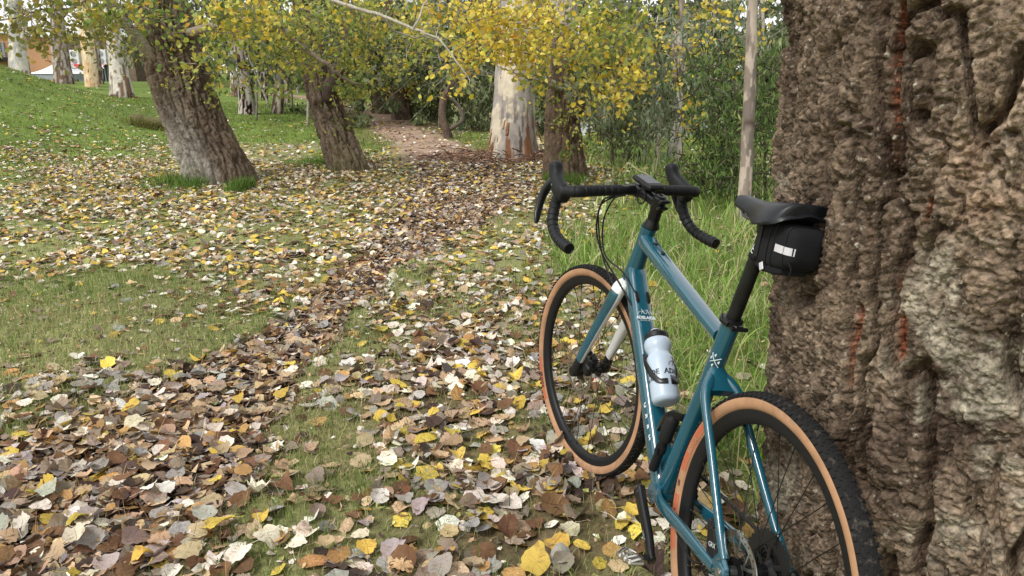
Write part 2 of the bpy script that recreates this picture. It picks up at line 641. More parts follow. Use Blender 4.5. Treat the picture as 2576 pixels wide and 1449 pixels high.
rr = np.concatenate([[0.3, .9], np.geomspace(1.5, 420, 400)])
aa = np.radians(np.concatenate([np.linspace(-180, -44, 22)[:-1], np.linspace(-44, 44, 360), np.linspace(44, 180, 22)[1:-1]]))
OX, OY = 0.0, -1.2
GR, GA = np.meshgrid(rr, aa, indexing='ij')
GX = OX + GR * np.sin(GA); GY = OY + GR * np.cos(GA)
GZ = H(GX, GY)
tr, la, lb, g_, ye, li, rg = zones(GX, GY)
GZ = GZ - 0.035 * tr * ss(14, 9, GY) * ss(1.4, 2.2, GY)
lawn_c = np.array([.17, .20, .065]); dry_c = np.array([.25, .22, .11]); green_c = np.array([.125, .180, .036])
soil_c = np.array([.125, .085, .060]); path_c = np.array([.31, .215, .155]); lit_c = np.array([.10, .065, .04])
n1 = fbm(GX * 1.7, GY * 1.7, 0, 91, 4)[..., None]; n2 = fbm(GX * 9, GY * 9, 0, 92, 3)[..., None]
C = lawn_c * .5 + dry_c * .5 + 0 * n1
C = C * (1 - ye[..., None] * .4) + green_c * ye[..., None] * .4
t_ = np.maximum(la, lb)[..., None]
C = C * (1 - .6 * t_) + (lawn_c * .55 + dry_c * .45) * .6 * t_
t_ = li[..., None] * .85; C = C * (1 - t_) + lit_c * t_
t_ = ss(.2, .7, g_)[..., None]; C = C * (1 - t_) + green_c * t_
t_ = ss(.2, .7, rg)[..., None]; C = C * (1 - t_) + green_c * .8 * t_
far_ = ss(11, 14, GY)[..., None]
pc = soil_c * (1 - far_) + path_c * far_
C = C * (1 - tr[..., None]) + pc * tr[..., None]
t_ = (ss(13, 17, GY) * ss(2.1, 1.1, polydist(TRK, TRW, GX, GY)) * (1 - tr))[..., None] * .6
C = C * (1 - t_) + lit_c * 1.5 * t_
C = np.clip(C * (1 + .34 * n1 + .30 * n2), .006, .6)
m_ground = mat('ground_earth', attr='Col', rough=.95, spec=.15, noise=(38, .35, 8), bump=(60, .8, .01))
mb = MB()
nr, na = GR.shape
i = np.arange(nr - 1)[:, None]; j = np.arange(na)[None]
q = np.stack([i * na + j, (i + 1) * na + j, (i + 1) * na + (j + 1) % na, i * na + (j + 1) % na], -1).reshape(-1, 4)
mb.add(np.stack([GX, GY, GZ], -1).reshape(-1, 3), q, None, 0, C.reshape(-1, 3))
c0 = mb.n
ctr = [(k, (k + 1) % na, na) for k in range(0)]
ground = mb.build('ground', m_ground, color=True)
tag(ground, kind='structure')

# river behind the trees
m_water = mat('river_water', (.32, .34, .34), rough=.12, spec=.8, bump=(3, .25, .03))
mb = MB()
mb.box((25, 58, -2.05), (74, 40, .2))
tag(mb.build('river', m_water, smooth=False), kind='structure')


def fan(y0, y1, dens, spread=.74, marg=.5):
    """random points on the ground seen by the camera, dens per square metre"""
    A = spread * (y1 ** 2 - y0 ** 2) + 2 * marg * (y1 - y0)
    N = int(A * dens)
    yy = np.sqrt(rng.uniform(y0 ** 2, y1 ** 2, N)); xx = rng.uniform(-1, 1, N) * (spread * yy + marg)
    return xx, yy


TRUNK_C = (1.20, 1.48)
def clear_trunk(x, y, r=.56):
    return np.hypot(x - TRUNK_C[0], y - TRUNK_C[1]) > r


# ------------------------------------------------------------------ grass
m_grass = mat('grass_blade', attr='Col', rough=.65, spec=.15, translucent=.25)
gp_dry = [(3, (.44, .38, .20)), (3, (.30, .34, .12)), (3, (.19, .28, .07)), (1.4, (.58, .50, .30))]
gp_green = [(3, (.15, .23, .05)), (3, (.20, .28, .07)), (2, (.10, .17, .04)), (1, (.32, .32, .12))]
gp_lush = [(3, (.20, .33, .06)), (3, (.30, .42, .11)), (1.8, (.12, .23, .04)), (2.2, (.42, .48, .20)), (2.0, (.52, .44, .25))]

gp_hill = [(3, (.16, .235, .042)), (3, (.22, .29, .06)), (2, (.10, .165, .03)), (1, (.32, .30, .11))]

def turf(name, label, bands, wt, pal, hh, ww, seg=2, leanr=(.3, 1.3), bend=1.0, green_mix=None):
    mb = MB()
    for (y0, y1, dn, sw) in bands:
        x, y = fan(y0, y1, dn)
        p = wt(x, y)
        k = (rng.random(len(x)) < p) & clear_trunk(x, y)
        x, y = x[k], y[k]
        n = len(x)
        P = np.stack([x, y, H(x, y) - .004 - 0.03 * (zones(x, y)[0]) * ss(14, 9, y)], -1)
        c, _ = pick(pal, n)
        if green_mix is not None:
            g2, _ = pick(green_mix[0], n)
            kk = rng.random(n) < green_mix[1](x, y)
            c[kk] = g2[kk]
        blades(mb, P, rng.uniform(*hh, n) * (1 + (sw - 1) * .25), rng.uniform(*ww, n) * sw, rng.uniform(0, 2 * PI, n), rng.uniform(*leanr, n), c, seg, bend)
    o = mb.build(name, m_grass, color=True)
    tag(o, label, 'grass', kind='stuff')
    return o


def w_turf(x, y):
    tr, la, lb, g, ye, li, rg = zones(x, y)
    p = .38 + .62 * np.maximum(la, lb) - .25 * li
    return np.clip(p * (1 - .96 * tr) * (1 - ss(.3, .7, rg)), 0, 1)

turf('short_turf', 'short half dry turf showing between the fallen leaves', [(1.4, 3.0, 15000, 1.0), (3.0, 5.2, 5200, 1.5), (5.2, 9, 700, 2.6)], w_turf, gp_dry, (.022, .056), (.0018, .0032),
     green_mix=(gp_green, lambda x, y: np.clip(.35 + .5 * vnoise(x * 1.5, y * 1.5, 0, 8) + .2 * ss(3, 8, y) + .3 * ss(0, 1, x), 0, 1)))


def w_hill(x, y):
    tr, la, lb, g, ye, li, rg = zones(x, y)
    return np.clip(ss(.15, .6, g) * (1 - tr), 0, 1)

turf('hill_grass', 'mown green grass on the slope behind the leaning poplars', [(7, 16, 260, 3.4), (16, 32, 110, 4.5)], w_hill, gp_hill, (.018, .045), (.003, .005), leanr=(.3, 1.2))


def w_tall(x, y):
    tr, la, lb, g, ye, li, rg = zones(x, y)
    return np.clip(ss(.12, .55, rg) * (.30 + 1.0 * ss(-.5, .4, vnoise(x * 4.5, y * 4.5, 0, 12))), 0, 1)

turf('tall_grass', 'long bright green grass growing behind the bicycle', [(1.2, 4.2, 2300, 1.0), (4.2, 7, 800, 1.6), (7, 13, 150, 2.6)], w_tall, gp_lush, (.06, .25), (.002, .0078), seg=4, leanr=(.2, 1.25), bend=1.15)


# tufts at the feet of trunks, and green weeds among the litter on the right
def w_weed(x, y):
    c = fbm(x * 2.6, y * 2.6, 0, 65, 3)
    right = ss(-.6, .4, x - .05 * y)
    return np.clip(ss(.05, .42, c) * right * ss(9, 6, y) * (1 - zones(x, y)[0]), 0, 1)

turf('weed_blades', 'green grass blades poking up through the leaf litter', [(1.4, 3.5, 1300, 1.0), (3.5, 7, 500, 1.6)], w_weed, gp_green, (.05, .15), (.0028, .005), seg=3, leanr=(.2, 1.1))

# ------------------------------------------------------------------ fallen leaves
def ring_leaf(K, teeth=0.0):
    th = np.linspace(0, 2 * PI, K, endpoint=False)
    r = .5 * (1 - .10 * np.cos(2 * th) * 1) * (1 + teeth * np.where(np.arange(K) % 2 == 0, 1, -1))
    x = r * np.cos(th) * 1.12; y = r * np.sin(th) * .86
    x = np.where(x > .3, x + (x - .3) * .35, x)          # pointed tip
    return np.stack([x, y], -1)

CREAM, YEL, ORA, GREY, TAUPE, BRN, DARK, TAN, OLV = (.78, .70, .58), (.62, .45, .09), (.44, .26, .10), (.38, .345, .31), (.28, .215, .165), (.16, .085, .045), (.065, .042, .034), (.50, .36, .22), (.30, .30, .10)
pal_track = [(1.7, CREAM), (.8, YEL), (1.0, ORA), (2.6, GREY), (3.6, TAUPE), (1.8, BRN), (.8, DARK), (3.2, TAN)]
pal_field = [(4.0, CREAM), (2.7, YEL), (1.3, ORA), (1.0, GREY), (1.3, TAUPE), (1.1, BRN), (.4, DARK), (2.8, TAN), (1.0, OLV)]
pal_near = [(2.8, CREAM), (1.2, YEL), (1.0, ORA), (2.2, GREY), (2.4, TAUPE), (1.7, BRN), (.8, DARK), (2.8, TAN)]
m_leaf = mat('fallen_leaf', attr='Col', rough=.7, spec=.15, noise=(160, .28, 3), translucent=.12)
m_leaf_obj = mat('fallen_leaf_large', attr='OBJ', rough=.7, spec=.15, noise=(55, .22, 6), translucent=.10, bump=(90, .4, .003), col2=[((.26, .16, .08), 3.2, .56, .80), ((.12, .07, .04), 24, .66, .74)])


def litter_layer(name, label, bands, layer):
    mb = MB()
    for (y0, y1, dn, K, teeth, sz) in bands:
        x, y = fan(y0, y1, dn)
        p = density(x, y)
        k = (rng.random(len(x)) < p) & clear_trunk(x, y, .60)
        x, y = x[k], y[k]; n = len(x)
        tr, la, lb, g, ye, li, rg = zones(x, y)
        cT, _ = pick(pal_track, n, .2); cF, _ = pick(pal_field, n, .15); cN, _ = pick(pal_near, n, .18)
        c = cN.copy()
        fk = rng.random(n) < np.clip(np.maximum(ye * 1.2, ss(3.9, 6.5, y) * (1 - .35 * li)), 0, .92)
        c[fk] = cF[fk]
        tk = rng.random(n) < tr * .97 * np.where(y > 8, .55, 1)
        c[tk] = cT[tk]
        c = c * (1 - .05 * layer)
        dd = density(x, y)
        z = H(x, y) - .022 * tr * ss(14, 9, y) + rng.uniform(.003, .012, n) + rng.random(n) * .022 * dd
        tilt = rng.normal(size=(n, 2)) * (.26 + .10 * dd[:, None])
        nv = np.stack([tilt[:, 0], tilt[:, 1], np.ones(n)], -1)
        s = rng.uniform(.6, 1.15, n) * sz
        cu = rng.normal(size=(n, 2)) * (.26 + .75 * (rng.random((n, 1)) < .22)) + .10
        batch(mb, np.stack([x, y, z], -1), s, nv, rng.uniform(0, 2 * PI, n), c, ring_leaf(K, teeth), cu, rng.uniform(.72, 1.1, n), wob=.06, tipcol=np.clip(c * rng.uniform(.72, 1.18, (n, 1)), 0, .9))
    o = mb.build(name, m_leaf, color=True, smooth=False)
    tag(o, label, 'fallen leaves', kind='stuff')
    return o

litter_layer('fallen_leaves', 'thick carpet of fallen yellow cream and brown poplar leaves', [(1.25, 3.4, 1050, 14, .06, .068), (3.4, 6.5, 1000, 9, .06, .060), (6.5, 13, 640, 6, 0, .064), (13, 24, 150, 5, 0, .085), (24, 40, 18, 4, 0, .12)], 0)

def crumbs(name, label, y0, y1, dn, wt, pal, sz, zoff=.004):
    mb = MB()
    x, y = fan(y0, y1, dn)
    k = (rng.random(len(x)) < wt(x, y)) & clear_trunk(x, y, .6)
    x, y = x[k], y[k]; n = len(x)
    tr = zones(x, y)[0]
    c, _ = pick(pal, n, .25)
    z = H(x, y) - .024 * tr * ss(14, 9, y) + zoff + rng.random(n) * .014
    batch(mb, np.stack([x, y, z], -1), rng.uniform(*sz, n), nrm(rng.normal(size=(n, 3)) * .35 + [0, 0, 1]), rng.uniform(0, 2 * PI, n), c, ring_leaf(5), rng.normal(size=(n, 2)) * .5, rng.uniform(.35, 1.0, n), wob=.18)
    tag(mb.build(name, m_leaf, color=True, smooth=False), label, 'leaf litter', kind='stuff')

crumbs('leaf_crumbs', 'small broken bits of leaf between the whole leaves and in the turf', 1.25, 4.6, 1300, lambda x, y: .30 + .6 * density(x, y), [(2, TAN), (2, BRN), (2, TAUPE), (1, DARK), (1, CREAM), (1, OLV)], (.010, .028))
crumbs('trail_litter', 'brown trodden leaves packed into the trail', 1.25, 9.5, 1500, lambda x, y: zones(x, y)[0] * ss(11, 8, y), [(3, TAUPE), (2, BRN), (3, TAN), (.7, DARK), (1.5, GREY), (.5, ORA)], (.034, .062), .001)

# petioles and straw bits between the leaves
m_straw = mat('straw_bits', attr='Col', rough=.8, spec=.2)
mb = MB()
x, y = fan(1.3, 5.0, 420)
k = (rng.random(len(x)) < density(x, y) * .8 + .12) & clear_trunk(x, y, .6)
x, y = x[k], y[k]; n = len(x)
c, _ = pick([(2, (.45, .33, .15)), (2, (.30, .18, .08)), (1, (.13, .08, .05))], n)
blades(mb, np.stack([x, y, H(x, y) + rng.uniform(.004, .03, n)], -1), rng.uniform(.03, .09, n), rng.uniform(.0012, .0022, n), rng.uniform(0, 2 * PI, n), rng.uniform(1.3, 1.75, n), c, 3, .12)
tag(mb.build('leaf_stalks', m_straw, color=True), 'thin dry leaf stalks and straw lying between the leaves', 'leaf stalks', kind='stuff')
# ================================================================== trees
m_bark = mat('bark', attr='Col', rough=.95, spec=.06, noise=(26, .30, 8), bump=(70, .9, .012))
m_bark_big = mat('bark_corky', attr='Col', rough=.95, spec=.08, noise=(95, .62, 9), bump=(180, 1.0, .006), col2=((.40, .36, .28), 70, .62, .74))
m_gum = mat('gum_bark', attr='Col', rough=.75, spec=.2, noise=(9, .12, 5), bump=(18, .25, .02))
m_twig = mat('twig_bark', attr='Col', rough=.85, spec=.2, noise=(30, .3, 3))
m_pop = mat('poplar_leaf', attr='Col', rough=.55, spec=.2, translucent=.35)
m_euc = mat('eucalypt_leaf', attr='Col', rough=.65, spec=.15, translucent=.2)


def trunk_mb(path, rad, nu, nv, dispf, colf, seedoff=0.0, flare=0.0):
    """path of axis points, radii in metres; dispf(s, t, th) outward displacement; colf(s, t, disp, th, P) colours"""
    P = spline(path, nv - 1)
    m = len(P)
    rk = np.interp(np.linspace(0, 1, m), np.linspace(0, 1, len(rad)), rad)
    seg = np.linalg.norm(np.diff(P, axis=0), axis=1)
    t = np.concatenate([[0], np.cumsum(seg)])
    if flare:
        rk = rk * (1 + flare * np.exp(-t / .28))
    T = nrm(np.gradient(P, axis=0))
    s0 = np.array([1.0, 0, 0])
    S = nrm(s0[None] - T * (T @ s0)[:, None]); U = np.cross(T, S)
    th = np.linspace(0, 2 * PI, nu, endpoint=False)
    TH, TT = np.meshgrid(th, t)
    rm = np.mean(rad)
    # noise coordinates wrap round the trunk: blend of two copies hides the seam at the back
    d = dispf(TH * rm + seedoff, TT + seedoff, TH)
    R = rk[:, None] * (1 + flare * .5 * np.exp(-TT / .3) * np.sin(TH * 4 + 1) * .4) + d
    V = P[:, None] + (S[:, None] * np.cos(TH)[..., None] + U[:, None] * np.sin(TH)[..., None]) * R[..., None]
    C = colf(TH * rm + seedoff, TT + seedoff, d, TH, V)
    i = np.arange(m - 1)[:, None]; j = np.arange(nu)[None]
    q = np.stack([i * nu + j, i * nu + (j + 1) % nu, (i + 1) * nu + (j + 1) % nu, (i + 1) * nu + j], -1).reshape(-1, 4)
    mb = MB(); mb.add(V.reshape(-1, 3), q, None, 0, C.reshape(-1, 3))
    return mb


def furrow(depth=.02, su=.055, sv=.17):
    sv = sv * 2.2
    def f(s, t, th):
        a = s + .02 * fbm(s * 9, t * 5, 0, 3, 3); b = t + .05 * fbm(s * 8, t * 4, 0, 9, 3)
        e1 = worley(a / su, b / sv, 5); e = e1[1] - e1[0]
        e2 = worley(a / (su * .45), b / (sv * .3), 8); g = e2[1] - e2[0]
        rg_ = 1 - np.abs(fbm(s * 26 + fbm(s * 9, t * 4, 0, 2, 2), t * 6.5, 0, 6, 3)) * 2.4
        return depth * (ss(0, .42, e) - .6) * 1.1 + depth * .25 * ss(0, .3, g) + .020 * fbm(s * 2.2, t * 1.0, 0, 4, 3) - depth * .55 * ss(.55, 1, rg_) + depth * .2 * fbm(s * 50, t * 22, 0, 7, 2)
    return f


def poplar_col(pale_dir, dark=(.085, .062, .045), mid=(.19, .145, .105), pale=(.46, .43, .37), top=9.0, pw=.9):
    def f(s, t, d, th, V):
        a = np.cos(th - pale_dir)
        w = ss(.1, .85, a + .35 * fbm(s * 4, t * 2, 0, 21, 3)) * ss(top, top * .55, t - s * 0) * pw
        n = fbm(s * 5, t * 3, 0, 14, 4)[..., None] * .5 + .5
        n = np.clip(n + (ss(-.4, .5, d / max(1e-6, np.std(d)) * .5)[..., None] - .5) * .5, 0, 1)      # furrow shade painted in by depth: low bark darker, ridges paler
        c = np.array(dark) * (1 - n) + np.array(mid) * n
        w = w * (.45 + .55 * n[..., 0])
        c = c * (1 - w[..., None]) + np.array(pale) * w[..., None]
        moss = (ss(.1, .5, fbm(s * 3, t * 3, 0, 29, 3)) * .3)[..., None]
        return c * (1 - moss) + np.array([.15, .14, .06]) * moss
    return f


def limb(mb, path, r0, r1, n=7, col=(.16, .135, .10), k=14, wob=.01):
    P = spline(path, k)
    P = P + rng.normal(size=P.shape) * wob * np.linspace(.2, 1, len(P))[:, None]
    mb.tube(P, np.linspace(r0, r1, len(P)), n, True, col=col)
    return P


def K_(u, v, d):
    return at(u, v, d)


RP = {'yel': [(4, (.72, .55, .07)), (2.4, (.74, .62, .15)), (1.6, (.54, .48, .10)), (.5, (.62, .38, .07)), (1.0, (.34, .37, .08))],
      'mix': [(2.2, (.50, .46, .09)), (3.0, (.34, .38, .09)), (2.2, (.22, .28, .07)), (.8, (.66, .50, .07)), (.7, (.13, .18, .05))],
      'grn': [(2, (.30, .34, .07)), (3, (.17, .25, .06)), (2, (.10, .17, .05)), (.8, (.50, .44, .07)), (.5, (.60, .40, .05))],
      'olv': [(3, (.30, .29, .07)), (2, (.38, .34, .08)), (2, (.20, .21, .06)), (.8, (.46, .33, .07))],
      'euc': [(3, (.135, .165, .07)), (2, (.20, .23, .11)), (2, (.075, .10, .045)), (1.8, (.29, .31, .17))],
      'grey': [(3, (.22, .26, .17)), (2, (.30, .34, .24)), (2, (.15, .19, .11))],
      'lush': [(3, (.085, .14, .04)), (2, (.13, .20, .05)), (1.6, (.05, .085, .03)), (1.6, (.22, .28, .09))],
      'far': [(3, (.13, .15, .085)), (2, (.18, .195, .12)), (2, (.09, .11, .06)), (1, (.24, .23, .12))]}
HEX = ring_leaf(8) * np.array([1.0, .92]); HEX[0] = [.74, 0]; HEX[4] *= .80
LONG = np.array([[0, -.5], [.115, -.15], [.08, .25], [0, .5], [-.08, .25], [-.115, -.15]])


def foliage(leaf_mb, twig_mb, u, v, ru, rv, d, n, pal, size=.07, kind='pop', dd=.6, tw=None, tcol=(.22, .18, .13), clump=.075, tr=.0035):
    """leaves set along short twigs in a cloud about the point seen at (u, v), depth d"""
    c = at(u, v, d); a = ru * d / FPX; b = rv * d / FPX
    n = int(n * (1.7 if kind == 'pop' else 1.25))
    size = size * (.74 if kind == 'pop' else .95)
    tw = tw or max(3, n // 16)
    st = rng.normal(size=(tw, 3)) * np.array([a, dd, b]) * .62
    out = nrm(rng.normal(size=(tw, 3)) + np.array([0, 0, -.15 if kind == 'pop' else -.7]))
    ln = rng.uniform(.25, .6, tw) * min(1.0, max(a, b) * 1.2 + .25)
    pts = []
    for k in range(tw):
        p0 = c + st[k]; p2 = p0 + out[k] * ln[k]; p1 = (p0 + p2) / 2 + rng.normal(size=3) * ln[k] * .15
        pth = spline([p0, p1, p2], 5)
        if twig_mb is not None:
            twig_mb.tube(pth, np.linspace(tr * 1.6, tr * .6, len(pth)), 4, False, col=np.array(tcol) * rng.uniform(.6, 1.3))
        pts.append(pth)
    pts = np.array(pts)
    ki = rng.integers(0, tw, n); ti = rng.integers(0, 6, n)
    P = pts[ki, ti] + rng.normal(size=(n, 3)) * clump
    col, _ = pick(RP[pal], n, .13)
    tone = rng.uniform(.75, 1.2, tw)[ki][:, None]
    col = np.clip(col * tone, 0, .9)
    if kind == 'pop':
        nv = nrm(rng.normal(size=(n, 3)) + np.array([0, -.5, .45]))
        batch(leaf_mb, P, rng.uniform(.65, 1.15, n) * size, nv, rng.uniform(0, 2 * PI, n), col, HEX, rng.normal(size=(n, 2)) * .5, rng.uniform(.85, 1.15, n), wob=.03)
    else:
        nv = rng.normal(size=(n, 3)) * np.array([1, 1, .35])
        batch(leaf_mb, P, rng.uniform(.6, 1.3, n) * size, nv, rng.normal(size=n) * .7, col, LONG, rng.normal(size=(n, 2)) * .3, rng.uniform(.9, 1.2, n))


class Tree:
    def __init__(s, name, label, cat, group, base, leafmat=None):
        s.o = empty(name, base, label, cat, group)
        s.base = np.array(base, float)
        s.leaf = MB(); s.twig = MB(); s.branches = []
        s.lm = leafmat

    def part(s, mb, name, m, smooth=True, kind=None):
        mb.v = [x - s.base for x in mb.v]
        o = mb.build(name, m, s.o, smooth=smooth, color=True)
        if kind: o['kind'] = kind
        return o

    def finish(s):
        for b in s.branches:
            s.part(b, 'branch', m_twig)
        if s.leaf.n:
            cr = s.part(s.leaf, 'crown', s.lm or m_pop, smooth=False)
        if s.twig.n:
            s.part(s.twig, 'twigs', m_twig, kind='stuff')


GRP = 'trees of the park'

# ---- the great trunk the bicycle leans on
def big_trunk():
    r0 = .55
    zs = np.concatenate([np.linspace(-.08, 1.52, 600), np.linspace(1.56, 5.0, 60)])
    face = math.atan2(-1.48, -1.10)
    th = np.concatenate([np.linspace(face - 1.25, face + .85, 520), np.linspace(face + .9, face - 1.25 + 2 * PI, 60)[:-1]])
    TH, Z = np.meshgrid(th, zs)
    s = TH * r0
    t = Z
    w = .035 * fbm(s * 5, t * 3.5, 0, 201, 3); w2 = .05 * fbm(s * 5, t * 3.5, 0, 205, 3)
    a, b = s + w + .06 * np.sin(t * 2.1), t + w2
    f1, f2, idc = worley(a / .125, b / .34, 211); e1 = f2 - f1
    g1, g2, idg = worley(a / .042 + 7, b / .062, 217); e2 = g2 - g1
    h1, h2, idh = worley((a + .3 * w) / .0135, b / .0165, 223); e3 = h2 - h1
    rid = fbm(s * 30, t * 55, 0, 230, 4)
    furr = 1 - ss(0, .26, e1)
    fine_u = fbm(s * 2.4, t * 1.6, 0, 240, 3)
    ws = s + .022 * fbm(s * 9, t * 7, 0, 301, 3); wt = t + .03 * fbm(s * 7, t * 5, 0, 303, 3)
    def crack(fs, ft, width, sd, oc=3):
        f = fbm(ws * fs, wt * ft, 0, sd, oc)
        g = np.hypot(np.gradient(f, zs, axis=0), np.gradient(f, th * r0, axis=1)) + .8
        return 1 - ss(width * .15, width, np.abs(f) / g)              # width in metres
    on1 = ss(-.35, .1, vnoise(ws * 3.1, wt * 1.7, 0, 311)); on2 = ss(-.3, .2, vnoise(ws * 6, wt * 3.5, 0, 313))
    k1 = np.clip(crack(5.6, 1.5, .014, 315) * ss(-.55, .0, vnoise(ws * 3.1, wt * 1.7, 0, 311)) + crack(8.5, 1.1, .010, 335) * ss(-.1, .3, vnoise(ws * 2.3, wt * 1.3, 0, 336)), 0, 1); k2 = crack(13, 4.6, .008, 317) * on2; k3 = crack(12, 17, .0055, 319) * ss(-.2, .3, vnoise(ws * 5, wt * 5, 0, 321))
    d = .012 * fine_u + .013 * fbm(ws * 11, wt * 3.6, 0, 323, 3)
    p1, p2, pid = worley(ws / .075, wt / .15, 341)
    d += .009 * (ss(0, .22, p2 - p1) - .6) + .008 * (pid - .5)
    d -= .034 * k1 + .016 * k2 + .008 * k3
    lay = fbm(ws * 26, wt * 34, 0, 325, 4) * 4.0
    fr_ = lay - np.floor(lay)
    d += .0050 * (np.floor(lay) + ss(.0, .18, fr_)) / 2.0                      # thin flakes lying over one another
    rdg = 1 - 2.4 * np.abs(fbm(ws * 52, wt * 88, 0, 327, 3))
    d += .0046 * rdg * (1 - .5 * k1) + .0030 * (idh - .5) + .0030 * ss(0, .25, e3)
    d += .0030 * fbm(s * 150, t * 170, 0, 251, 2)
    rz = r0 * (1 + .10 * np.exp(-(Z + .08) / .22)) + .02 * np.sin(Z * 2.3 + 1)
    R = rz + d
    cx = 1.084 + .0936 * (1.28 - np.minimum(Z, 2.2)) + .01
    V = np.stack([cx + R * np.cos(TH), 1.48 + R * np.sin(TH), Z], -1)
    u, v, z = proj(V)
    inner = (k1 ** 2 * .6)[..., None]  # weight of the dark painted into the cracks
    n = fbm(s * 6, t * 5, 0, 260, 4)[..., None] * .5 + .5
    tone = (.52 + .35 * idg + .75 * idh)[..., None]
    n = np.clip(n * 1.6 - .3, 0, 1); c = (np.array([.060, .041, .030]) * (1 - n) + np.array([.225, .168, .118]) * n) * tone
    c = c * (1 - inner) + np.array([.045, .022, .014]) * inner      # shade of the fissures painted into the colour, dark red-brown
    lich = (ss(.0, .45, fbm(s * 3.2, t * 2.2, 0, 270, 3) + .25 * (idc - .5) + .35 * np.exp(-((u - 2400) / 200) ** 2 - ((v - 820) / 420) ** 2)) * ss(-.1, .35, fbm(s * 16, t * 16, 0, 331, 3)) * (1 - k1))[..., None]
    c = c * (1 - lich * .7) + np.array([.38, .34, .26]) * lich * .7
    rust = (np.exp(-((u - 2470) / 75) ** 2 - ((v - 450) / 110) ** 2) * ss(-.2, .3, fbm(s * 12, t * 7, 0, 275, 3)))[..., None]
    c = c * (1 - rust * .35) + np.array([.26, .13, .07]) * rust * .35
    # red inner bark laid open in two long splits
    rl = 9 * fbm(t * 9, 0 * t, 0, 280, 3)
    def streak(u0, v0, v1, slope, wd):
        x = u - (u0 + slope * (v - v0) + rl)
        return np.exp(-(x / wd) ** 2) * ss(v0 - 25, v0 + 25, v) * ss(v1 + 25, v1 - 25, v)
    red = streak(2272, 0, 265, -.07, 6) + streak(2258, 280, 400, 0, 4) + streak(2268, 610, 900, -.01, 7) + streak(2195, 590, 680, .0, 4) + streak(2172, 690, 860, -.12, 6) + streak(2148, 850, 960, -.05, 5) + streak(2355, 430, 560, -.2, 4)
    red = np.clip(red * 1.2 * ss(-.5, .1, fbm(s * 10, t * 14, 0, 283, 2)), 0, 1)
    V = V - np.stack([np.cos(TH), np.sin(TH), 0 * TH], -1) * (red * .020)[..., None]
    c = c * (1 - red[..., None]) + np.array([.26, .065, .025]) * red[..., None]
    m_, n_ = TH.shape
    i = np.arange(m_ - 1)[:, None]; j = np.arange(n_)[None]
    q = np.stack([i * n_ + j, i * n_ + (j + 1) % n_, (i + 1) * n_ + (j + 1) % n_, (i + 1) * n_ + j], -1).reshape(-1, 4)
    mb = MB(); mb.add(V.reshape(-1, 3), q, None, 0, np.clip(c, .01, .8).reshape(-1, 3))
    return mb


T = Tree('old_tree', 'huge old tree with deeply cracked corky brown bark that the bicycle leans on', 'tree', None, (1.20, 1.48, 0))
T.part(big_trunk(), 'trunk', m_bark_big)
crown_b = MB()
for k in range(7):
    a_ = k / 7 * 2 * PI + .4
    q0 = np.array([1.0, 1.48, 4.7]); dr = np.array([math.cos(a_), math.sin(a_), 0])
    limb(crown_b, [q0, q0 + dr * 1.2 + [0, 0, 1.0], q0 + dr * 3.0 + [0, 0, 1.7], q0 + dr * 4.2 + [0, 0, 2.6]], .24, .05, 8, (.17, .13, .1), 10, .05)
T.part(crown_b, 'branch', m_twig)
lb_ = MB()
n = 1500
a_ = rng.uniform(0, 2 * PI, n); r_ = 4.6 * np.sqrt(rng.random(n))
P = np.stack([1.0 + r_ * np.cos(a_), 1.48 + r_ * np.sin(a_), 7.2 + .9 * rng.normal(size=n) - .06 * r_ ** 2], -1)
c_, _ = pick(RP['mix'], n)
batch(lb_, P, rng.uniform(.10, .16, n), nrm(rng.normal(size=(n, 3)) + [0, 0, .8]), rng.uniform(0, 2 * PI, n), c_, HEX)
T.part(lb_, 'crown', m_pop, smooth=False)

# ---- leaning poplar (nearest of the two)
b = gnd(552, 458)
T = Tree('poplar_tree', 'thick leaning poplar with pale grey left side and green grass at its foot', 'tree', GRP, b)
d1 = float((b - CAMP) @ FWD) + .1
pth = [b + np.array([.05, .1, -.25]), b + np.array([0, .1, -.02]), K_(508, 350, d1 + .1), K_(462, 230, d1 + .1), K_(425, 110, d1), K_(402, 0, d1 - .1), K_(375, -160, d1 - .2), K_(365, -520, d1 - .3)]
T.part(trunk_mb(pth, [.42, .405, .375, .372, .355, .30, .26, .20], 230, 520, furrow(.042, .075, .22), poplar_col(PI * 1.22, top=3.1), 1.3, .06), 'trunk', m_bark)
br = MB(); limb(br, [K_(440, 95, d1 + .05), K_(560, 64, d1 - .5), K_(640, 52, d1 - .8), K_(700, 66, d1 - .9), K_(760, 115, d1 - 1), K_(820, 160, d1 - 1), K_(862, 195, d1 - .8), K_(905, 215, d1 - .6)], .070, .008, 10, (.24, .20, .15), 26, .012); T.branches.append(br)
br = MB(); limb(br, [K_(395, 150, d1 - .2), K_(345, 95, d1 - .4), K_(295, 35, d1 - .6), K_(255, -25, d1 - .8), K_(200, -110, d1 - 1)], .085, .04, 10, (.30, .25, .19), 20, .01); T.branches.append(br)
br = MB(); limb(br, [K_(255, -25, d1 - .8), K_(180, 20, d1 - 1.0), K_(90, 30, d1 - 1.2), K_(-30, 60, d1 - 1.5)], .025, .008, 6, (.12, .10, .08), 16, .02)
limb(br, [K_(180, 20, d1 - 1.0), K_(150, 60, d1 - 1.1), K_(125, 105, d1 - 1.2)], .012, .004, 5, (.10, .08, .06), 8, .01); T.branches.append(br)
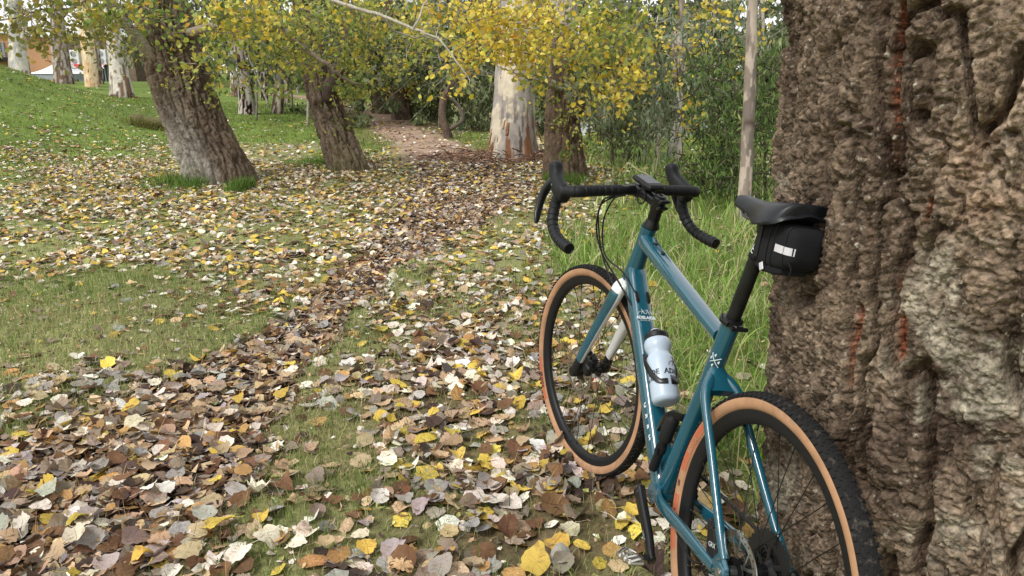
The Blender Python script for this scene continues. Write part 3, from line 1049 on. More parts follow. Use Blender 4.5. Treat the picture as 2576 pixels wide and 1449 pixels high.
for a in [(40, 10, 110, 45, 7.9, 170, 'olv'), (60, 70, 90, 40, 7.9, 60, 'olv'), (170, 45, 110, 45, 8.3, 220, 'olv'), (215, 95, 70, 26, 8.6, 60, 'olv'), (280, 20, 80, 45, 8.2, 130, 'mix'), (350, 45, 50, 40, 8.4, 60, 'grn'), (395, 30, 70, 26, 8.2, 75, 'grn'),
          (575, 12, 60, 34, 8.0, 150, 'mix'), (590, 58, 70, 16, 8.2, 80, 'yel'), (640, 90, 110, 60, 8.5, 260, 'mix'), (600, 130, 80, 50, 8.4, 60, 'mix'), (640, 20, 60, 30, 8.0, 60, 'yel'), (120, 110, 60, 22, 8.6, 34, 'olv'), (330, 110, 30, 30, 8.8, 12, 'mix')]:
    foliage(T.leaf, T.twig, *a, size=.078, dd=.8)
for a in [(455, 198, 40, 14, d1 - .5, 22, 'mix'), (520, 225, 40, 18, d1 - .4, 30, 'mix'), (575, 205, 32, 20, d1 - .3, 20, 'grn')]:
    foliage(T.leaf, T.twig, *a, size=.065, dd=.10)
T.finish()

# ---- second leaning poplar
b = gnd(878, 430)
d2 = float((b - CAMP) @ FWD) + .1
T = Tree('poplar_tree', 'second leaning poplar beside the path, pale strip left and dark ridge right', 'tree', GRP, b)
pth = [b + np.array([.05, .1, -.2]), b, K_(848, 345, d2), K_(818, 255, d2), K_(800, 190, d2), K_(785, 120, d2), K_(765, 20, d2), K_(745, -120, d2), K_(735, -380, d2)]
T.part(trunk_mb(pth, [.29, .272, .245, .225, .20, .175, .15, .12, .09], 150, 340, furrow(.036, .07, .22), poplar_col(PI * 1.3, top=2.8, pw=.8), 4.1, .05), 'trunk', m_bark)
br = MB(); limb(br, [K_(826, 255, d2 - .1), K_(842, 205, d2 - .2), K_(862, 150, d2 - .2), K_(872, 90, d2 - .1), K_(900, 0, d2)], .15, .07, 9, (.07, .05, .04), 16, .02); T.branches.append(br)
br = MB(); limb(br, [K_(765, -20, d2 - .2), K_(800, -12, 9.6), K_(880, 15, 8.4), K_(955, 37, 7.7), K_(1048, 75, 7.4), K_(1105, 100, 7.3), K_(1160, 170, 7.2), K_(1190, 225, 7.2)], .027, .003, 8, (.36, .33, .27), 34, .008)
limb(br, [K_(1040, 72, 7.4), K_(1055, 45, 7.4), K_(1068, 8, 7.5), K_(1100, -20, 7.5)], .012, .007, 6, (.42, .40, .34), 10, .006)
limb(br, [K_(955, 37, 7.7), K_(1000, 80, 7.8), K_(1080, 95, 7.9), K_(1150, 92, 8)], .012, .005, 5, (.3, .27, .22), 10, .012); T.branches.append(br)
for a in [(690, 60, 90, 60, 9.2, 240, 'mix'), (730, 140, 80, 50, 9.8, 190, 'mix'), (800, 50, 100, 60, 9.6, 300, 'mix'), (860, 130, 80, 50, 10.0, 190, 'mix'), (790, 200, 50, 24, 10.2, 34, 'mix'), (865, 240, 40, 24, 10.4, 34, 'grn'),
          (900, 40, 80, 50, 9.6, 230, 'mix'), (960, 90, 90, 70, 10.2, 230, 'mix'), (1040, 20, 100, 35, 8.6, 170, 'yel'), (1060, 100, 90, 50, 9.8, 170, 'mix'), (930, 180, 60, 40, 10.8, 90, 'mix'), (700, 200, 50, 40, 10.4, 60, 'mix'), (1130, 130, 60, 60, 8.6, 50, 'mix'), (1165, 195, 30, 30, 7.6, 16, 'yel'), (840, 300, 30, 40, d2 - .35, 16, 'mix')]:
    foliage(T.leaf, T.twig, *a, size=.075, dd=.9, tr=.005, tcol=(.25, .22, .17))
T.finish()

# ---- big spotted gum in the middle
def gum_col(c1=(.37, .33, .295), c2=(.62, .54, .41), c3=(.25, .115, .055), base=1.4, dirt=1.0):
    def f(s, t, d, th, V):
        n = fbm(s * 4.5 + .7 * fbm(s * 9, t * 3, 0, 51, 2), t * 1.5, 0, 52, 4)
        w = ss(-.02, .05, n)[..., None]
        c = np.array(c1) * (1 - w) + np.array(c2) * w
        k = fbm(s * 17, t * 1.9, 0, 55, 4)
        p = (ss(.06, .14, k - ss(.1, base, t - t.min()) * .55 + .12) * dirt)[..., None]
        c = c * (1 - p) + np.array(c3) * p
        k2 = (ss(.25, .32, fbm(s * 16, t * 2.2, 0, 57, 3)) * ss(base * 1.3, 0.1, t - t.min()) * dirt)[..., None]
        c = c * (1 - k2) + np.array([.055, .03, .018]) * k2
        return c * (.9 + .2 * (fbm(s * 20, t * 6, 0, 58, 2)[..., None]))
    return f


def gum_disp(a=.02):
    return lambda s, t, th: a * fbm(s * 2.5, t * 1.0, 0, 61, 3) + a * .55 * fbm(s * 12, t * 1.3, 0, 63, 3) * ss(2.0, 0, t - t.min()) + a * .3 * ss(.02, .05, fbm(s * 4.5, t * 1.5, 0, 52, 3))


b = gnd(1292, 402)
d3 = float((b - CAMP) @ FWD) + .2
T = Tree('gum_tree', 'big grey and cream patched gum with rusty bark peeling at its base', 'tree', GRP, b)
pth = [b + np.array([0, .2, -.3]), b + np.array([0, .2, 0]), K_(1291, 300, d3), K_(1295, 200, d3), K_(1298, 100, d3), K_(1296, 0, d3), K_(1290, -150, d3), K_(1285, -420, d3)]
T.part(trunk_mb(pth, [.44, .395, .355, .325, .30, .27, .22, .16], 120, 300, gum_disp(.03), gum_col(), 2.2, .14), 'trunk', m_gum)
st = MB()
for k in range(420):        # strips of shed bark hanging and piled about the foot
    a_ = rng.uniform(0, 2 * PI); r_ = rng.uniform(.35, 1.25)
    c0 = b + np.array([math.cos(a_) * r_ * 1.3, .2 + math.sin(a_) * r_ * .8, 0]); c0[2] = H(c0[0], c0[1]) + .02 + .20 * max(0, .9 - r_) * rng.random()
    dr = nrm(np.array([rng.normal(), rng.normal() * .6, rng.uniform(-.1, .5)])); L_ = rng.uniform(.06, .34)
    st.tube(spline([c0, c0 + dr * L_ * .5 + [0, 0, .03], c0 + dr * L_], 4), [(rng.uniform(.003, .011), .002)] * 5, 4, True, side=(0, 0, 1), col=np.array([.20, .12, .085]) * rng.uniform(.3, 2.0))
for k in range(9):
    a_ = rng.uniform(PI * 1.05, PI * 1.95); z0 = rng.uniform(.15, 1.1)
    c0 = b + np.array([math.cos(a_) * (.46 - .05 * z0), .2 + math.sin(a_) * (.46 - .05 * z0), z0 * .6]); z0 *= .6; L_ = rng.uniform(.12, .35)
    st.tube(spline([c0, c0 + [math.cos(a_) * .04, math.sin(a_) * .04, -L_ * .5], c0 + [math.cos(a_) * .10, math.sin(a_) * .10, -min(L_, z0)]], 4), [(rng.uniform(.01, .028), .003)] * 5, 4, True, side=(-math.sin(a_), math.cos(a_), 0), col=np.array([.28, .13, .06]) * rng.uniform(.4, 1.5))
T.part(st, 'bark_strips', m_twig, kind='stuff')
for a in [(1280, -150, 180, 60, d3, 500, 'euc'), (1400, -220, 160, 60, d3, 400, 'euc')]:
    foliage(T.leaf, T.twig, *a, size=.16, kind='euc', dd=1.2, clump=.2)
T.lm = m_euc
T.finish()

# ---- dark upright poplar to the right of the gum, yellow crown
b = gnd(1422, 448)
d4 = float((b - CAMP) @ FWD) + .1
T = Tree('poplar_tree', 'dark upright poplar behind the handlebar with green shoots and bright yellow crown', 'tree', GRP, b)
pth = [b + np.array([0, .1, -.2]), b + np.array([0, .1, 0]), K_(1416, 370, d4), K_(1413, 290, d4), K_(1413, 210, d4), K_(1420, 120, d4), K_(1427, 30, d4), K_(1432, -100, d4), K_(1436, -380, d4)]
def d4col(s, t, d, th, V):
    c = poplar_col(PI * 1.5, dark=(.075, .05, .036), mid=(.16, .115, .08), top=1, pw=0)(s, t, d, th, V)
    w = ss(1.75, 2.1, V[..., 2] - 0)[..., None]
    return c * (1 - w) + np.array([.38, .32, .25]) * w
T.part(trunk_mb(pth, [.315, .30, .26, .235, .19, .160, .145, .13, .09], 130, 300, furrow(.024, .055, .17), d4col, 7.7, .06), 'trunk', m_bark)
br = MB(); limb(br, [K_(1425, 228, d4 - .1), K_(1395, 222, d4 - .3), K_(1360, 205, d4 - .5), K_(1310, 190, d4 - .7)], .05, .015, 8, (.22, .19, .13), 12, .01); T.branches.append(br)
br = MB(); limb(br, [K_(1440, 200, d4), K_(1500, 185, d4 - .2), K_(1560, 168, d4 - .4), K_(1620, 195, d4 - .6)], .05, .012, 7, (.10, .07, .05), 12, .015)
limb(br, [K_(1425, 60, d4), K_(1350, 75, d4 - .5), K_(1260, 110, d4 - 1.2), K_(1210, 90, d4 - 1.6)], .035, .008, 6, (.24, .2, .15), 12, .015); T.branches.append(br)
br = MB(); limb(br, [K_(1440, 300, d4 - .15), K_(1462, 262, d4 - .2), K_(1450, 225, d4 - .2)], .10, .05, 9, (.065, .042, .03), 10, .02); T.branches.append(br)
nst = MB()
for k in range(26):        # old dark knot of twigs in the crown
    p0 = K_(rng.uniform(1530, 1600), rng.uniform(150, 172), 8.8)
    limb(nst, [p0, p0 + rng.normal(size=3) * [.12, .1, .03], p0 + rng.normal(size=3) * [.2, .12, .05]], .008, .003, 4, (.10, .055, .04), 5, .01)
T.branches.append(nst)
for a in [(1290, 60, 120, 70, 8.0, 560, 'yel'), (1215, 40, 70, 45, 8.0, 150, 'yel'), (1180, 120, 70, 45, 8.2, 110, 'yel'), (1300, 140, 90, 36, 8.0, 150, 'yel'), (1362, 60, 60, 50, 11.4, 240, 'yel'), (1350, 130, 50, 30, 8.3, 100, 'yel'), (1490, 60, 66, 60, 8.4, 230, 'mix'), (1500, 130, 70, 50, 8.4, 210, 'mix'), (1420, 60, 60, 60, 11.6, 240, 'mix'), (1410, 60, 60, 14, 9.0, 26, 'yel'),
          (1560, 40, 100, 50, 8.6, 210, 'mix'), (1560, 120, 70, 40, 8.8, 110, 'mix'), (1545, 215, 60, 30, 8.0, 110, 'yel'), (1555, 250, 32, 22, 7.9, 22, 'yel'), (1490, 210, 36, 22, 8.3, 40, 'yel'), (1620, 180, 60, 50, 8.8, 80, 'yel'), (1345, 205, 50, 36, 8.6, 50, 'mix'), (1160, 190, 26, 22, 7.5, 12, 'yel'),
          (1690, 90, 80, 60, 9.2, 60, 'yel'), (1750, 40, 70, 40, 9, 46, 'yel'), (1760, 160, 70, 80, 9.4, 50, 'yel'), (1720, 260, 40, 40, 9.6, 22, 'yel'), (1825, 120, 40, 60, 9.4, 16, 'yel'), (1910, 65, 20, 30, 9, 9, 'yel')]:
    foliage(T.leaf, T.twig, *a, size=.075, dd=.8)
for a in [(1430, 315, 28, 40, d4 - .33, 46, 'mix'), (1450, 370, 22, 26, d4 - .36, 46, 'grn'), (1395, 250, 30, 16, d4 - .3, 22, 'mix'), (1412, 190, 50, 14, d4 - .4, 40, 'mix'), (1470, 335, 26, 26, d4 - .1, 26, 'mix')]:
    foliage(T.leaf, T.twig, *a, size=.062, dd=.08, clump=.06)
T.finish()

# ---- thin gum on the right, near
b = gnd(1866, 556)
d5 = float((b - CAMP) @ FWD)
T = Tree('young_gum_tree', 'slender smooth pale gum trunk standing in the tall grass beyond the saddle', 'tree', GRP, b)
pth = [b - np.array([0, 0, .1]), b, K_(1876, 450, d5), K_(1880, 350, d5), K_(1886, 230, d5), K_(1889, 120, d5), K_(1893, 0, d5), K_(1897, -150, d5), K_(1897, -500, d5)]
def thincol(s, t, d, th, V):
    n = fbm(s * 20, t * 5.5, 0, 71, 3)
    w = ss(-.05, .05, n)[..., None]
    c = np.array([.25, .20, .165]) * (1 - w) + np.array([.44, .37, .295]) * w
    k = ss(.12, .16, fbm(s * 16 + 3, t * 4.5, 0, 75, 3))[..., None]
    c = c * (1 - k) + np.array([.17, .14, .115]) * k
    kn = (np.exp(-((t - t.min() - 1.02) / .035) ** 2) * ss(-.2, .6, np.cos(th + 1.2)))[..., None]
    return c * (1 - kn) + np.array([.09, .06, .045]) * kn
T.part(trunk_mb(pth, [.064, .062, .060, .056, .055, .053, .050, .046, .03], 36, 220, gum_disp(.006), thincol, 3.3, .02), 'trunk', m_gum)
foliage(T.leaf, T.twig, 1900, -160, 130, 60, d5, 260, 'euc', size=.13, kind='euc', dd=1.0, clump=.15)
T.lm = m_euc
T.finish()

# ---- left gums on the slope and near the building, and the middle distance trunks
def simple_tree(name, label, pix, rad, d, colf, crown=None, pal='euc', csize=.22, nu=40, nv=110, disp=None, extra=None, m=None, kindl='euc', flare=.12, group=GRP):
    b = gnd(*pix[0]) if d is None else None
    if b is None:
        b = at(pix[0][0], pix[0][1], d); b[2] = H(b[0], b[1])
    dz = float((b - CAMP) @ FWD)
    T = Tree(name, label, 'tree', group, b, m_euc if kindl == 'euc' else m_pop)
    path = [b - np.array([0, 0, .3]), b] + [K_(u, v, dz) for u, v in pix[1:]]
    r = [rad[0]] + list(rad)
    T.part(trunk_mb(path, np.array(r) * dz / FPX, nu, nv, disp or gum_disp(.03), colf, rng.uniform(0, 9), flare), 'trunk', m or m_gum)
    if extra:
        for e in extra:
            br = MB()
            limb(br, [K_(u, v, dz - .1) for u, v in e[0]], e[1] * .75 * dz / FPX, e[2] * .6 * dz / FPX, 7, e[3], 14, .012)
            T.branches.append(br)
    for c in (crown or []):
        foliage(T.leaf, T.twig, c[0], c[1], c[2], c[3], dz + (c[5] if len(c) > 5 else 0), c[4], pal, size=csize, kind=kindl, dd=1.4, clump=.22 if kindl == 'euc' else .12, tr=.012)
    T.finish()
    return T, dz

white = gum_col((.40, .385, .35), (.60, .56, .47), (.22, .13, .08), 2.2, 1.0)
greyb = gum_col((.28, .235, .195), (.42, .37, .32), (.13, .085, .06), 5.0, 1.0)
orang = gum_col((.66, .47, .27), (.74, .60, .40), (.40, .17, .06), 1.0, .7)
redb = gum_col((.36, .31, .27), (.50, .46, .40), (.085, .03, .02), 4.0, 1.3)
simple_tree('gum_tree', 'pale gum tree with a dark hollow rising behind the crest of the grass mound', [(50, 200), (44, 120), (40, 60), (36, -60), (30, -220)], [27, 19, 16, 14, 10], 33, white, [(30, 40, 40, 30, 90)], extra=[([(54, 120), (60, 70), (70, 20)], 8, 5, (.5, .47, .42))])
simple_tree('gum_tree', 'ragged grey brown gum trunk standing in front of the white marquee', [(160, 195), (152, 140), (147, 90), (143, 20), (135, -160)], [23, 19, 18, 14, 10], 40, greyb, [(140, 80, 60, 30, 90)], extra=[([(150, 130), (165, 105), (172, 70)], 3, 1.5, (.45, .41, .36))])
simple_tree('gum_tree', 'cream and orange smooth gum trunk in front of the red awning', [(230, 203), (224, 150), (217, 80), (210, 0), (205, -160)], [17, 16, 15, 13, 10], 38, orang, [(215, 20, 60, 30, 60)])
simple_tree('gum_tree', 'thin dark gum trunk just right of the cream and orange one', [(250, 192), (244, 140), (240, 70), (238, -20), (236, -160)], [9, 7, 6, 5, 4], 42, greyb, [(245, 60, 30, 30, 60)])
simple_tree('gum_tree', 'white gum with flared rusty base on brown litter left of the leaning poplar', [(306, 243), (299, 180), (291, 120), (283, 60), (275, -120)], [29, 22, 19, 17, 11], 30, white, [(290, 100, 40, 40, 80), (310, 150, 24, 30, 46)], extra=[([(318, 235), (335, 243), (352, 247)], 5, 2, (.12, .07, .05))])
simple_tree('gum_tree', 'gum tree with dark red charred base seen right of the leaning poplar', [(622, 268), (616, 210), (606, 150), (600, 90), (590, -80)], [22, 16, 14, 12, 9], 25, redb, [(600, 90, 50, 40, 130), (570, 130, 30, 30, 60)], extra=[([(612, 190), (588, 150), (560, 110), (540, 95)], 5, 3, (.36, .33, .28)), ([(616, 215), (590, 190), (575, 120)], 4, 2, (.30, .27, .23))])
simple_tree('gum_tree', 'bare pale leaning gum trunk with dark foot between the two poplars', [(697, 262), (704, 200), (708, 150), (712, 108)], [15, 8.5, 7, 5], 26, white, None, extra=[([(700, 215), (680, 170), (665, 120), (655, 60)], 6, 3, (.36, .32, .28)), ([(702, 190), (690, 175), (668, 160)], 2.5, 1.5, (.3, .26, .22))])
simple_tree('gum_tree', 'distant gum trunk with reddish foot left of the bare pale trunk', [(664, 228), (662, 180), (655, 120), (650, 20)], [9, 7, 6, 5], 34, redb, [(650, 60, 50, 50, 120)])
simple_tree('gum_tree', 'distant thin grey gum trunk right of the bare pale trunk', [(722, 232), (718, 190), (716, 130), (722, 30)], [7, 5, 4.5, 4], 33, greyb, [(725, 80, 40, 40, 100)])
simple_tree('gum_tree', 'farthest grey gum trunk seen between the two poplars', [(748, 215), (746, 180), (742, 120), (738, 20)], [4, 3, 3, 2.5], 46, greyb, [(745, 100, 40, 40, 90)])
simple_tree('gum_tree', 'pale forked gum behind the one with the charred base', [(588, 232), (586, 170), (580, 110), (570, 30)], [9, 7, 6, 5], 36, white, [(570, 60, 50, 40, 120)])
darkp = poplar_col(PI * 1.2, dark=(.06, .042, .032), mid=(.14, .10, .075), pale=(.22, .18, .14), top=3)
simple_tree('poplar_tree', 'stout dark poplar trunk left of the hollow one beside the far path', [(962, 272), (953, 225), (948, 180), (940, 120), (930, 0)], [25, 23, 20, 16, 12], 27, darkp, [(930, 190, 60, 60, 260), (890, 160, 60, 50, 200), (900, 260, 45, 26, 130)], pal='mix', csize=.11, kindl='pop', m=m_bark, disp=furrow(.04, .1, .3))
Th, dz = simple_tree('poplar_tree', 'knotted dark poplar trunk with a hollow beside the far path', [(1012, 292), (1003, 240), (990, 195), (985, 150), (978, 60), (975, -60)], [27, 22, 17, 20, 11, 9], 24, darkp, [(985, 212, 55, 14, 170), (1040, 226, 50, 14, 170), (930, 205, 40, 12, 60), (960, 60, 90, 60, 260), (1050, 70, 60, 50, 160)], pal='yel', csize=.10, kindl='pop', m=m_bark, disp=furrow(.04, .1, .3),
                     extra=[([(988, 110), (1000, 75), (1020, 45), (1030, 10)], 8, 4, (.06, .045, .035)), ([(985, 120), (965, 80), (955, 60)], 7, 4, (.07, .05, .04)), ([(990, 120), (1040, 125), (1085, 140)], 4, 2, (.08, .06, .05))])
simple_tree('twisted_tree', 'small twisted tree whose two stems loop apart, standing right of the far path', [(1128, 328), (1114, 300), (1113, 270), (1122, 240), (1142, 205), (1160, 160), (1200, 110)], [11, 8, 8, 9, 6, 5, 3], 17.5, darkp, [(1180, 190, 50, 25, 40)], m=m_bark, disp=furrow(.012, .04, .1), nu=24, nv=80, csize=.12, flare=.05,
            extra=[([(1132, 325), (1155, 312), (1166, 298), (1156, 270), (1140, 250), (1126, 238)], 7, 6, (.10, .08, .065)), ([(1135, 225), (1165, 205), (1200, 190), (1245, 185)], 2.5, .8, (.09, .07, .055)), ([(1150, 212), (1190, 170), (1225, 150)], 2, .7, (.09, .07, .055)), ([(1122, 240), (1135, 190), (1148, 150)], 3, 1, (.15, .11, .08))])
simple_tree('sapling_tree', 'tall thin grey sapling trunk rising right of the handlebar', [(1706, 408), (1708, 300), (1711, 180), (1712, 60), (1712, -100)], [9, 7, 6.5, 6, 4], None, greyb, [(1700, 230, 40, 50, 60)], pal='grey', csize=.11, extra=[([(1710, 170), (1740, 120), (1775, 100)], 3, 1.2, (.14, .1, .08)), ([(1710, 130), (1680, 90), (1640, 70), (1600, 68)], 3.5, 1.2, (.16, .12, .09)), ([(1711, 100), (1760, 60), (1850, 35), (1930, 25)], 3, 1, (.3, .27, .22)), ([(1710, 200), (1650, 160), (1600, 150), (1520, 148)], 3, 1.2, (.33, .25, .2))])
simple_tree('sapling_tree', 'second thin pale sapling stem just left of the tall grey one', [(1688, 398), (1697, 300), (1700, 200), (1695, 80)], [6, 5, 4, 3], None, greyb, [(1690, 250, 40, 40, 60), (1640, 270, 40, 40, 60)], pal='grey', csize=.11)


def shrub(name, label, stems, clouds, pal, d=None, size=.12, kind='euc', clump=.12, tone=1):
    b = gnd(*stems[0][0])
    dz = float((b - CAMP) @ FWD)
    T = Tree(name, label, 'shrub', 'shrubs and saplings on the river side', b, m_euc if kind == 'euc' else m_pop)
    sm = MB()
    for s in stems:
        q0 = gnd(*s[0]); limb(sm, [q0 - [0, 0, .05]] + [K_(u, v, dz) for u, v in s[1]], s[2] * dz / FPX, s[2] * .4 * dz / FPX, 6, s[3] if len(s) > 3 else (.07, .055, .04), 12, .01)
    T.part(sm, 'trunk', m_twig)
    for c in clouds:
        foliage(T.leaf, T.twig, c[0], c[1], c[2], c[3], dz + (c[5] if len(c) > 5 else 0), c[4], pal, size=size, kind=kind, dd=.8, clump=clump, tr=.006, tcol=(.1, .08, .06))
    T.finish()

shrub('acacia_sapling', 'dark leafy sapling with thin black stem standing above the left brake hood', [((1540, 412), [(1540, 350), (1545, 280)], 5)], [(1530, 285, 50, 44, 460), (1520, 225, 50, 40, 240), (1555, 332, 44, 20, 120)], 'euc', size=.13)
shrub('acacia_sapling', 'dark leafy sapling right of the black stemmed one, above the bike computer', [((1582, 412), [(1586, 360), (1592, 280)], 3.6)], [(1600, 285, 50, 48, 460), (1590, 225, 55, 40, 260), (1615, 335, 34, 18, 90)], 'euc', size=.13)
shrub('many_stemmed_shrub', 'sparse grey green shrub with many thin stems left of the right brake hood', [((1640, 432), [(1645, 390), (1655, 350)], 2, (.2, .17, .13)), ((1644, 432), [(1655, 395), (1675, 350)], 2, (.2, .17, .13)), ((1638, 432), [(1632, 395), (1625, 355)], 2, (.2, .17, .13))], [(1655, 345, 32, 26, 110)], 'grey', size=.10)
shrub('wattle_bush', 'dense dark green bush with glossy leaves behind the right handlebar drop', [((1858, 500), [(1856, 420), (1850, 330), (1845, 200)], 6), ((1850, 500), [(1830, 440), (1800, 400)], 4)], [(1800, 410, 60, 45, 620), (1760, 440, 40, 30, 240), (1800, 330, 55, 45, 460), (1850, 420, 45, 50, 380), (1790, 230, 60, 60, 460), (1845, 300, 45, 60, 380), (1820, 160, 50, 40, 240), (1860, 470, 50, 24, 200)], 'lush', size=.085, clump=.07)
shrub('wattle_bush', 'bright green bush seen between the slender gum and the old tree', [((1925, 500), [(1925, 420), (1920, 300)], 5)], [(1925, 240, 30, 60, 420), (1925, 150, 26, 40, 240), (1925, 340, 28, 50, 300), (1930, 430, 26, 45, 300)], 'lush', size=.085, clump=.08)
shrub('understorey_bush', 'olive bush at the left of the far twisted tree behind the path', [((1085, 300), [(1085, 280), (1088, 240)], 3)], [(1080, 262, 44, 26, 300), (1060, 240, 40, 30, 260), (1105, 285, 30, 22, 200)], 'euc', size=.18, clump=.16)
shrub('understorey_bush', 'dark green bush right of the twisted tree with a small bare sapling beside it', [((1205, 332), [(1205, 300), (1207, 260)], 3)], [(1200, 300, 34, 28, 260), (1190, 240, 44, 36, 320), (1230, 270, 30, 40, 240)], 'euc', size=.18, clump=.16)
shrub('yellow_bush', 'yellow green bush beside the far end of the path behind the second poplar', [((880, 268), [(880, 250), (878, 220)], 3)], [(880, 240, 40, 26, 300), (905, 215, 36, 24, 240), (850, 215, 30, 24, 140)], 'mix', size=.11, kind='pop', clump=.12)

# long grey green leaves of a gum branch hanging in front on the right
b = gnd(1655, 420)
T = Tree('gum_sapling', 'grey green gum sapling with long drooping leaves in front of the dark saplings', 'tree', GRP, gnd(1655, 420), m_euc)
sm = MB(); bb = T.base; limb(sm, [bb - [0, 0, .05], K_(1660, 300, 11.2), K_(1670, 180, 10.5), K_(1640, 90, 9.5)], .03, .012, 6, (.3, .25, .2), 20, .01); T.part(sm, 'trunk', m_twig)
for a in [(1500, 190, 50, 50, 9.0, 70), (1560, 130, 60, 40, 9.2, 80), (1600, 200, 70, 60, 9.5, 110), (1480, 240, 30, 40, 9, 34), (1650, 130, 70, 60, 9.6, 110), (1730, 210, 50, 60, 9.8, 90), (1800, 250, 30, 40, 9.8, 60), (1790, 110, 60, 60, 10, 80), (1660, 300, 30, 50, 10.2, 60), (1720, 40, 70, 40, 9.6, 70), (1860, 60, 30, 60, 10, 40)]:
    foliage(T.leaf, T.twig, a[0], a[1], a[2], a[3], a[4], a[5], 'grey', size=.15, kind='euc', dd=.5, clump=.08, tr=.004, tcol=(.35, .3, .25))
T.finish()
# ================================================================== distance: woods, building, people
def woods(name, label, regs, pal, d0, d1, n, size, kind='euc'):
    mb = MB(); tw = MB()
    for (u, v, ru, rv, w) in regs:
        k = int(n * w)
        c = rng.normal(size=(k, 2)) * [ru * .6, rv * .6] + [u, v]
        dep = rng.uniform(d0, d1, k)
        # clumps: leaves gather round nodes
        m = max(4, k // 60); node = rng.integers(0, m, k)
        cn = rng.normal(size=(m, 2)) * [ru * .62, rv * .62] + [u, v]; dn = rng.uniform(d0, d1, m)
        uu = cn[node, 0] + rng.normal(size=k) * 11; vv = cn[node, 1] + rng.normal(size=k) * 9
        dd = dn[node] + rng.normal(size=k) * .6
        P = CAMP + (FWD[None] + np.array([[1.0, 0, 0]]) * ((uu - 1288) / FPX)[:, None] + UPV[None] * ((724.5 - vv) / FPX)[:, None]) * dd[:, None]
        P = P[P[:, 2] > H(P[:, 0], P[:, 1])]
        k = len(P)
        col, _ = pick(RP[pal], k, .2)
        col = np.clip(col * rng.uniform(.6, 1.3, m)[node[:k]][:, None], 0, .9)
        nv = rng.normal(size=(k, 3)) * [1, 1, .6]
        batch(mb, P, rng.uniform(.6, 1.4, k) * size, nv, rng.normal(size=k) * .9, col, LONG * [2.0, 1], rng.normal(size=(k, 2)) * .2)
    o = mb.build(name, m_euc, color=True, smooth=False)
    tag(o, label, 'woodland', kind='stuff')

woods('riverside_woods', 'dense olive green woodland behind the path and along the river', [(760, 110, 150, 110, 1), (900, 100, 150, 110, 1), (1050, 150, 150, 110, 1.3), (1200, 190, 130, 110, 1.4), (1450, 200, 170, 120, 1.4), (1620, 210, 150, 120, 1.5), (1800, 180, 150, 140, 1.5), (1950, 200, 100, 160, 1), (2150, 200, 200, 160, .8), (650, 90, 100, 80, .6), (1560, 270, 170, 40, .5)], 'euc', 20, 30, 4600, .19)
woods('far_woods', 'pale far off trees closing the view beyond the river and the slope', [(400, 60, 200, 70, .35), (620, 90, 200, 90, 1), (820, 120, 200, 110, 1), (1020, 130, 200, 110, 1), (1240, 120, 200, 130, 1.2), (1460, 130, 200, 140, 1.2), (1700, 150, 200, 150, 1.2), (1950, 150, 200, 150, 1.2), (2300, 150, 300, 150, .8), (700, 190, 200, 26, .3), (1500, 235, 260, 40, .6), (1850, 250, 160, 60, .5), (-200, 60, 200, 90, .5)], 'far', 45, 75, 6000, .48)
mb = MB()
for (u, v, w) in [(640, 190, 3), (676, 175, 3), (735, 200, 3), (770, 190, 4), (1170, 230, 3), (1225, 240, 3), (1480, 260, 4), (1510, 250, 3), (1560, 250, 3), (1610, 260, 3), (1665, 240, 4), (1735, 280, 5), (1770, 200, 4), (1830, 200, 5), (1905, 150, 6), (1915, 60, 5), (1100, 180, 3), (1345, 240, 3)]:
    dz = rng.uniform(20, 30)
    b0 = at(u, v + 60, dz); b0[2] = H(b0[0], b0[1]) - .1
    limb(mb, [b0, K_(u + rng.normal() * 8, v, dz), K_(u + rng.normal() * 20, v - 90, dz), K_(u + rng.normal() * 40, v - 220, dz)], w * dz / FPX, w * .5 * dz / FPX, 6, np.array([.34, .30, .25]) * rng.uniform(.5, 1.5), 12, .05)
for k in range(200):        # grey bare twigs in the thicket
    u, v = rng.uniform(1040, 1950), rng.uniform(0, 230); dz = rng.uniform(11, 22)
    p0 = K_(u, v, dz); dr = rng.normal(size=3) * [1, .4, .6]
    limb(mb, [p0, p0 + dr * .4, p0 + dr * .8 + rng.normal(size=3) * .2], rng.uniform(.004, .012), .003, 4, np.array([.30, .27, .23]) * rng.uniform(.4, 1.2), 6, .03)
tag(mb.build('woodland_stems', m_twig, color=True), 'thin trunks and bare twigs inside the riverside woods', 'woodland stems', kind='stuff')

# ---- mossy stump lying in the grass left of the leaning poplar
b = gnd(375, 322)
dz = float((b - CAMP) @ FWD)
mb = MB()
P_ = spline([K_(335, 303, dz), K_(375, 306, dz), K_(415, 312, dz), K_(450, 322, dz)], 20)
mb.tube(P_, np.interp(np.linspace(0, 1, len(P_)), [0, .3, 1], [18, 14, 10]) * dz / FPX * (1 + .12 * rng.normal(size=len(P_))), 12, True, col=(.11, .10, .04))
log = mb.build('fallen_log', m_twig, color=True)
tag(log, 'short mossy log lying in the grass left of the leaning poplar', 'log')
x0, y0 = b[0], b[1]
mb = MB(); n = 1400
x = x0 + rng.normal(size=n) * .35; y = y0 + rng.normal(size=n) * .15 - .05
zz = H(x, y) + rng.uniform(0, .16, n)
c, _ = pick([(2, (.20, .19, .05)), (2, (.12, .13, .035)), (1, (.28, .24, .08))], n)
blades(mb, np.stack([x, y, zz], -1), rng.uniform(.03, .10, n), rng.uniform(.008, .014, n), rng.uniform(0, 2 * PI, n), rng.uniform(.2, 1.2, n), c, 2)
tag(mb.build('log_moss', m_grass, color=True), 'shaggy moss and grass over the short log', 'moss', kind='stuff')

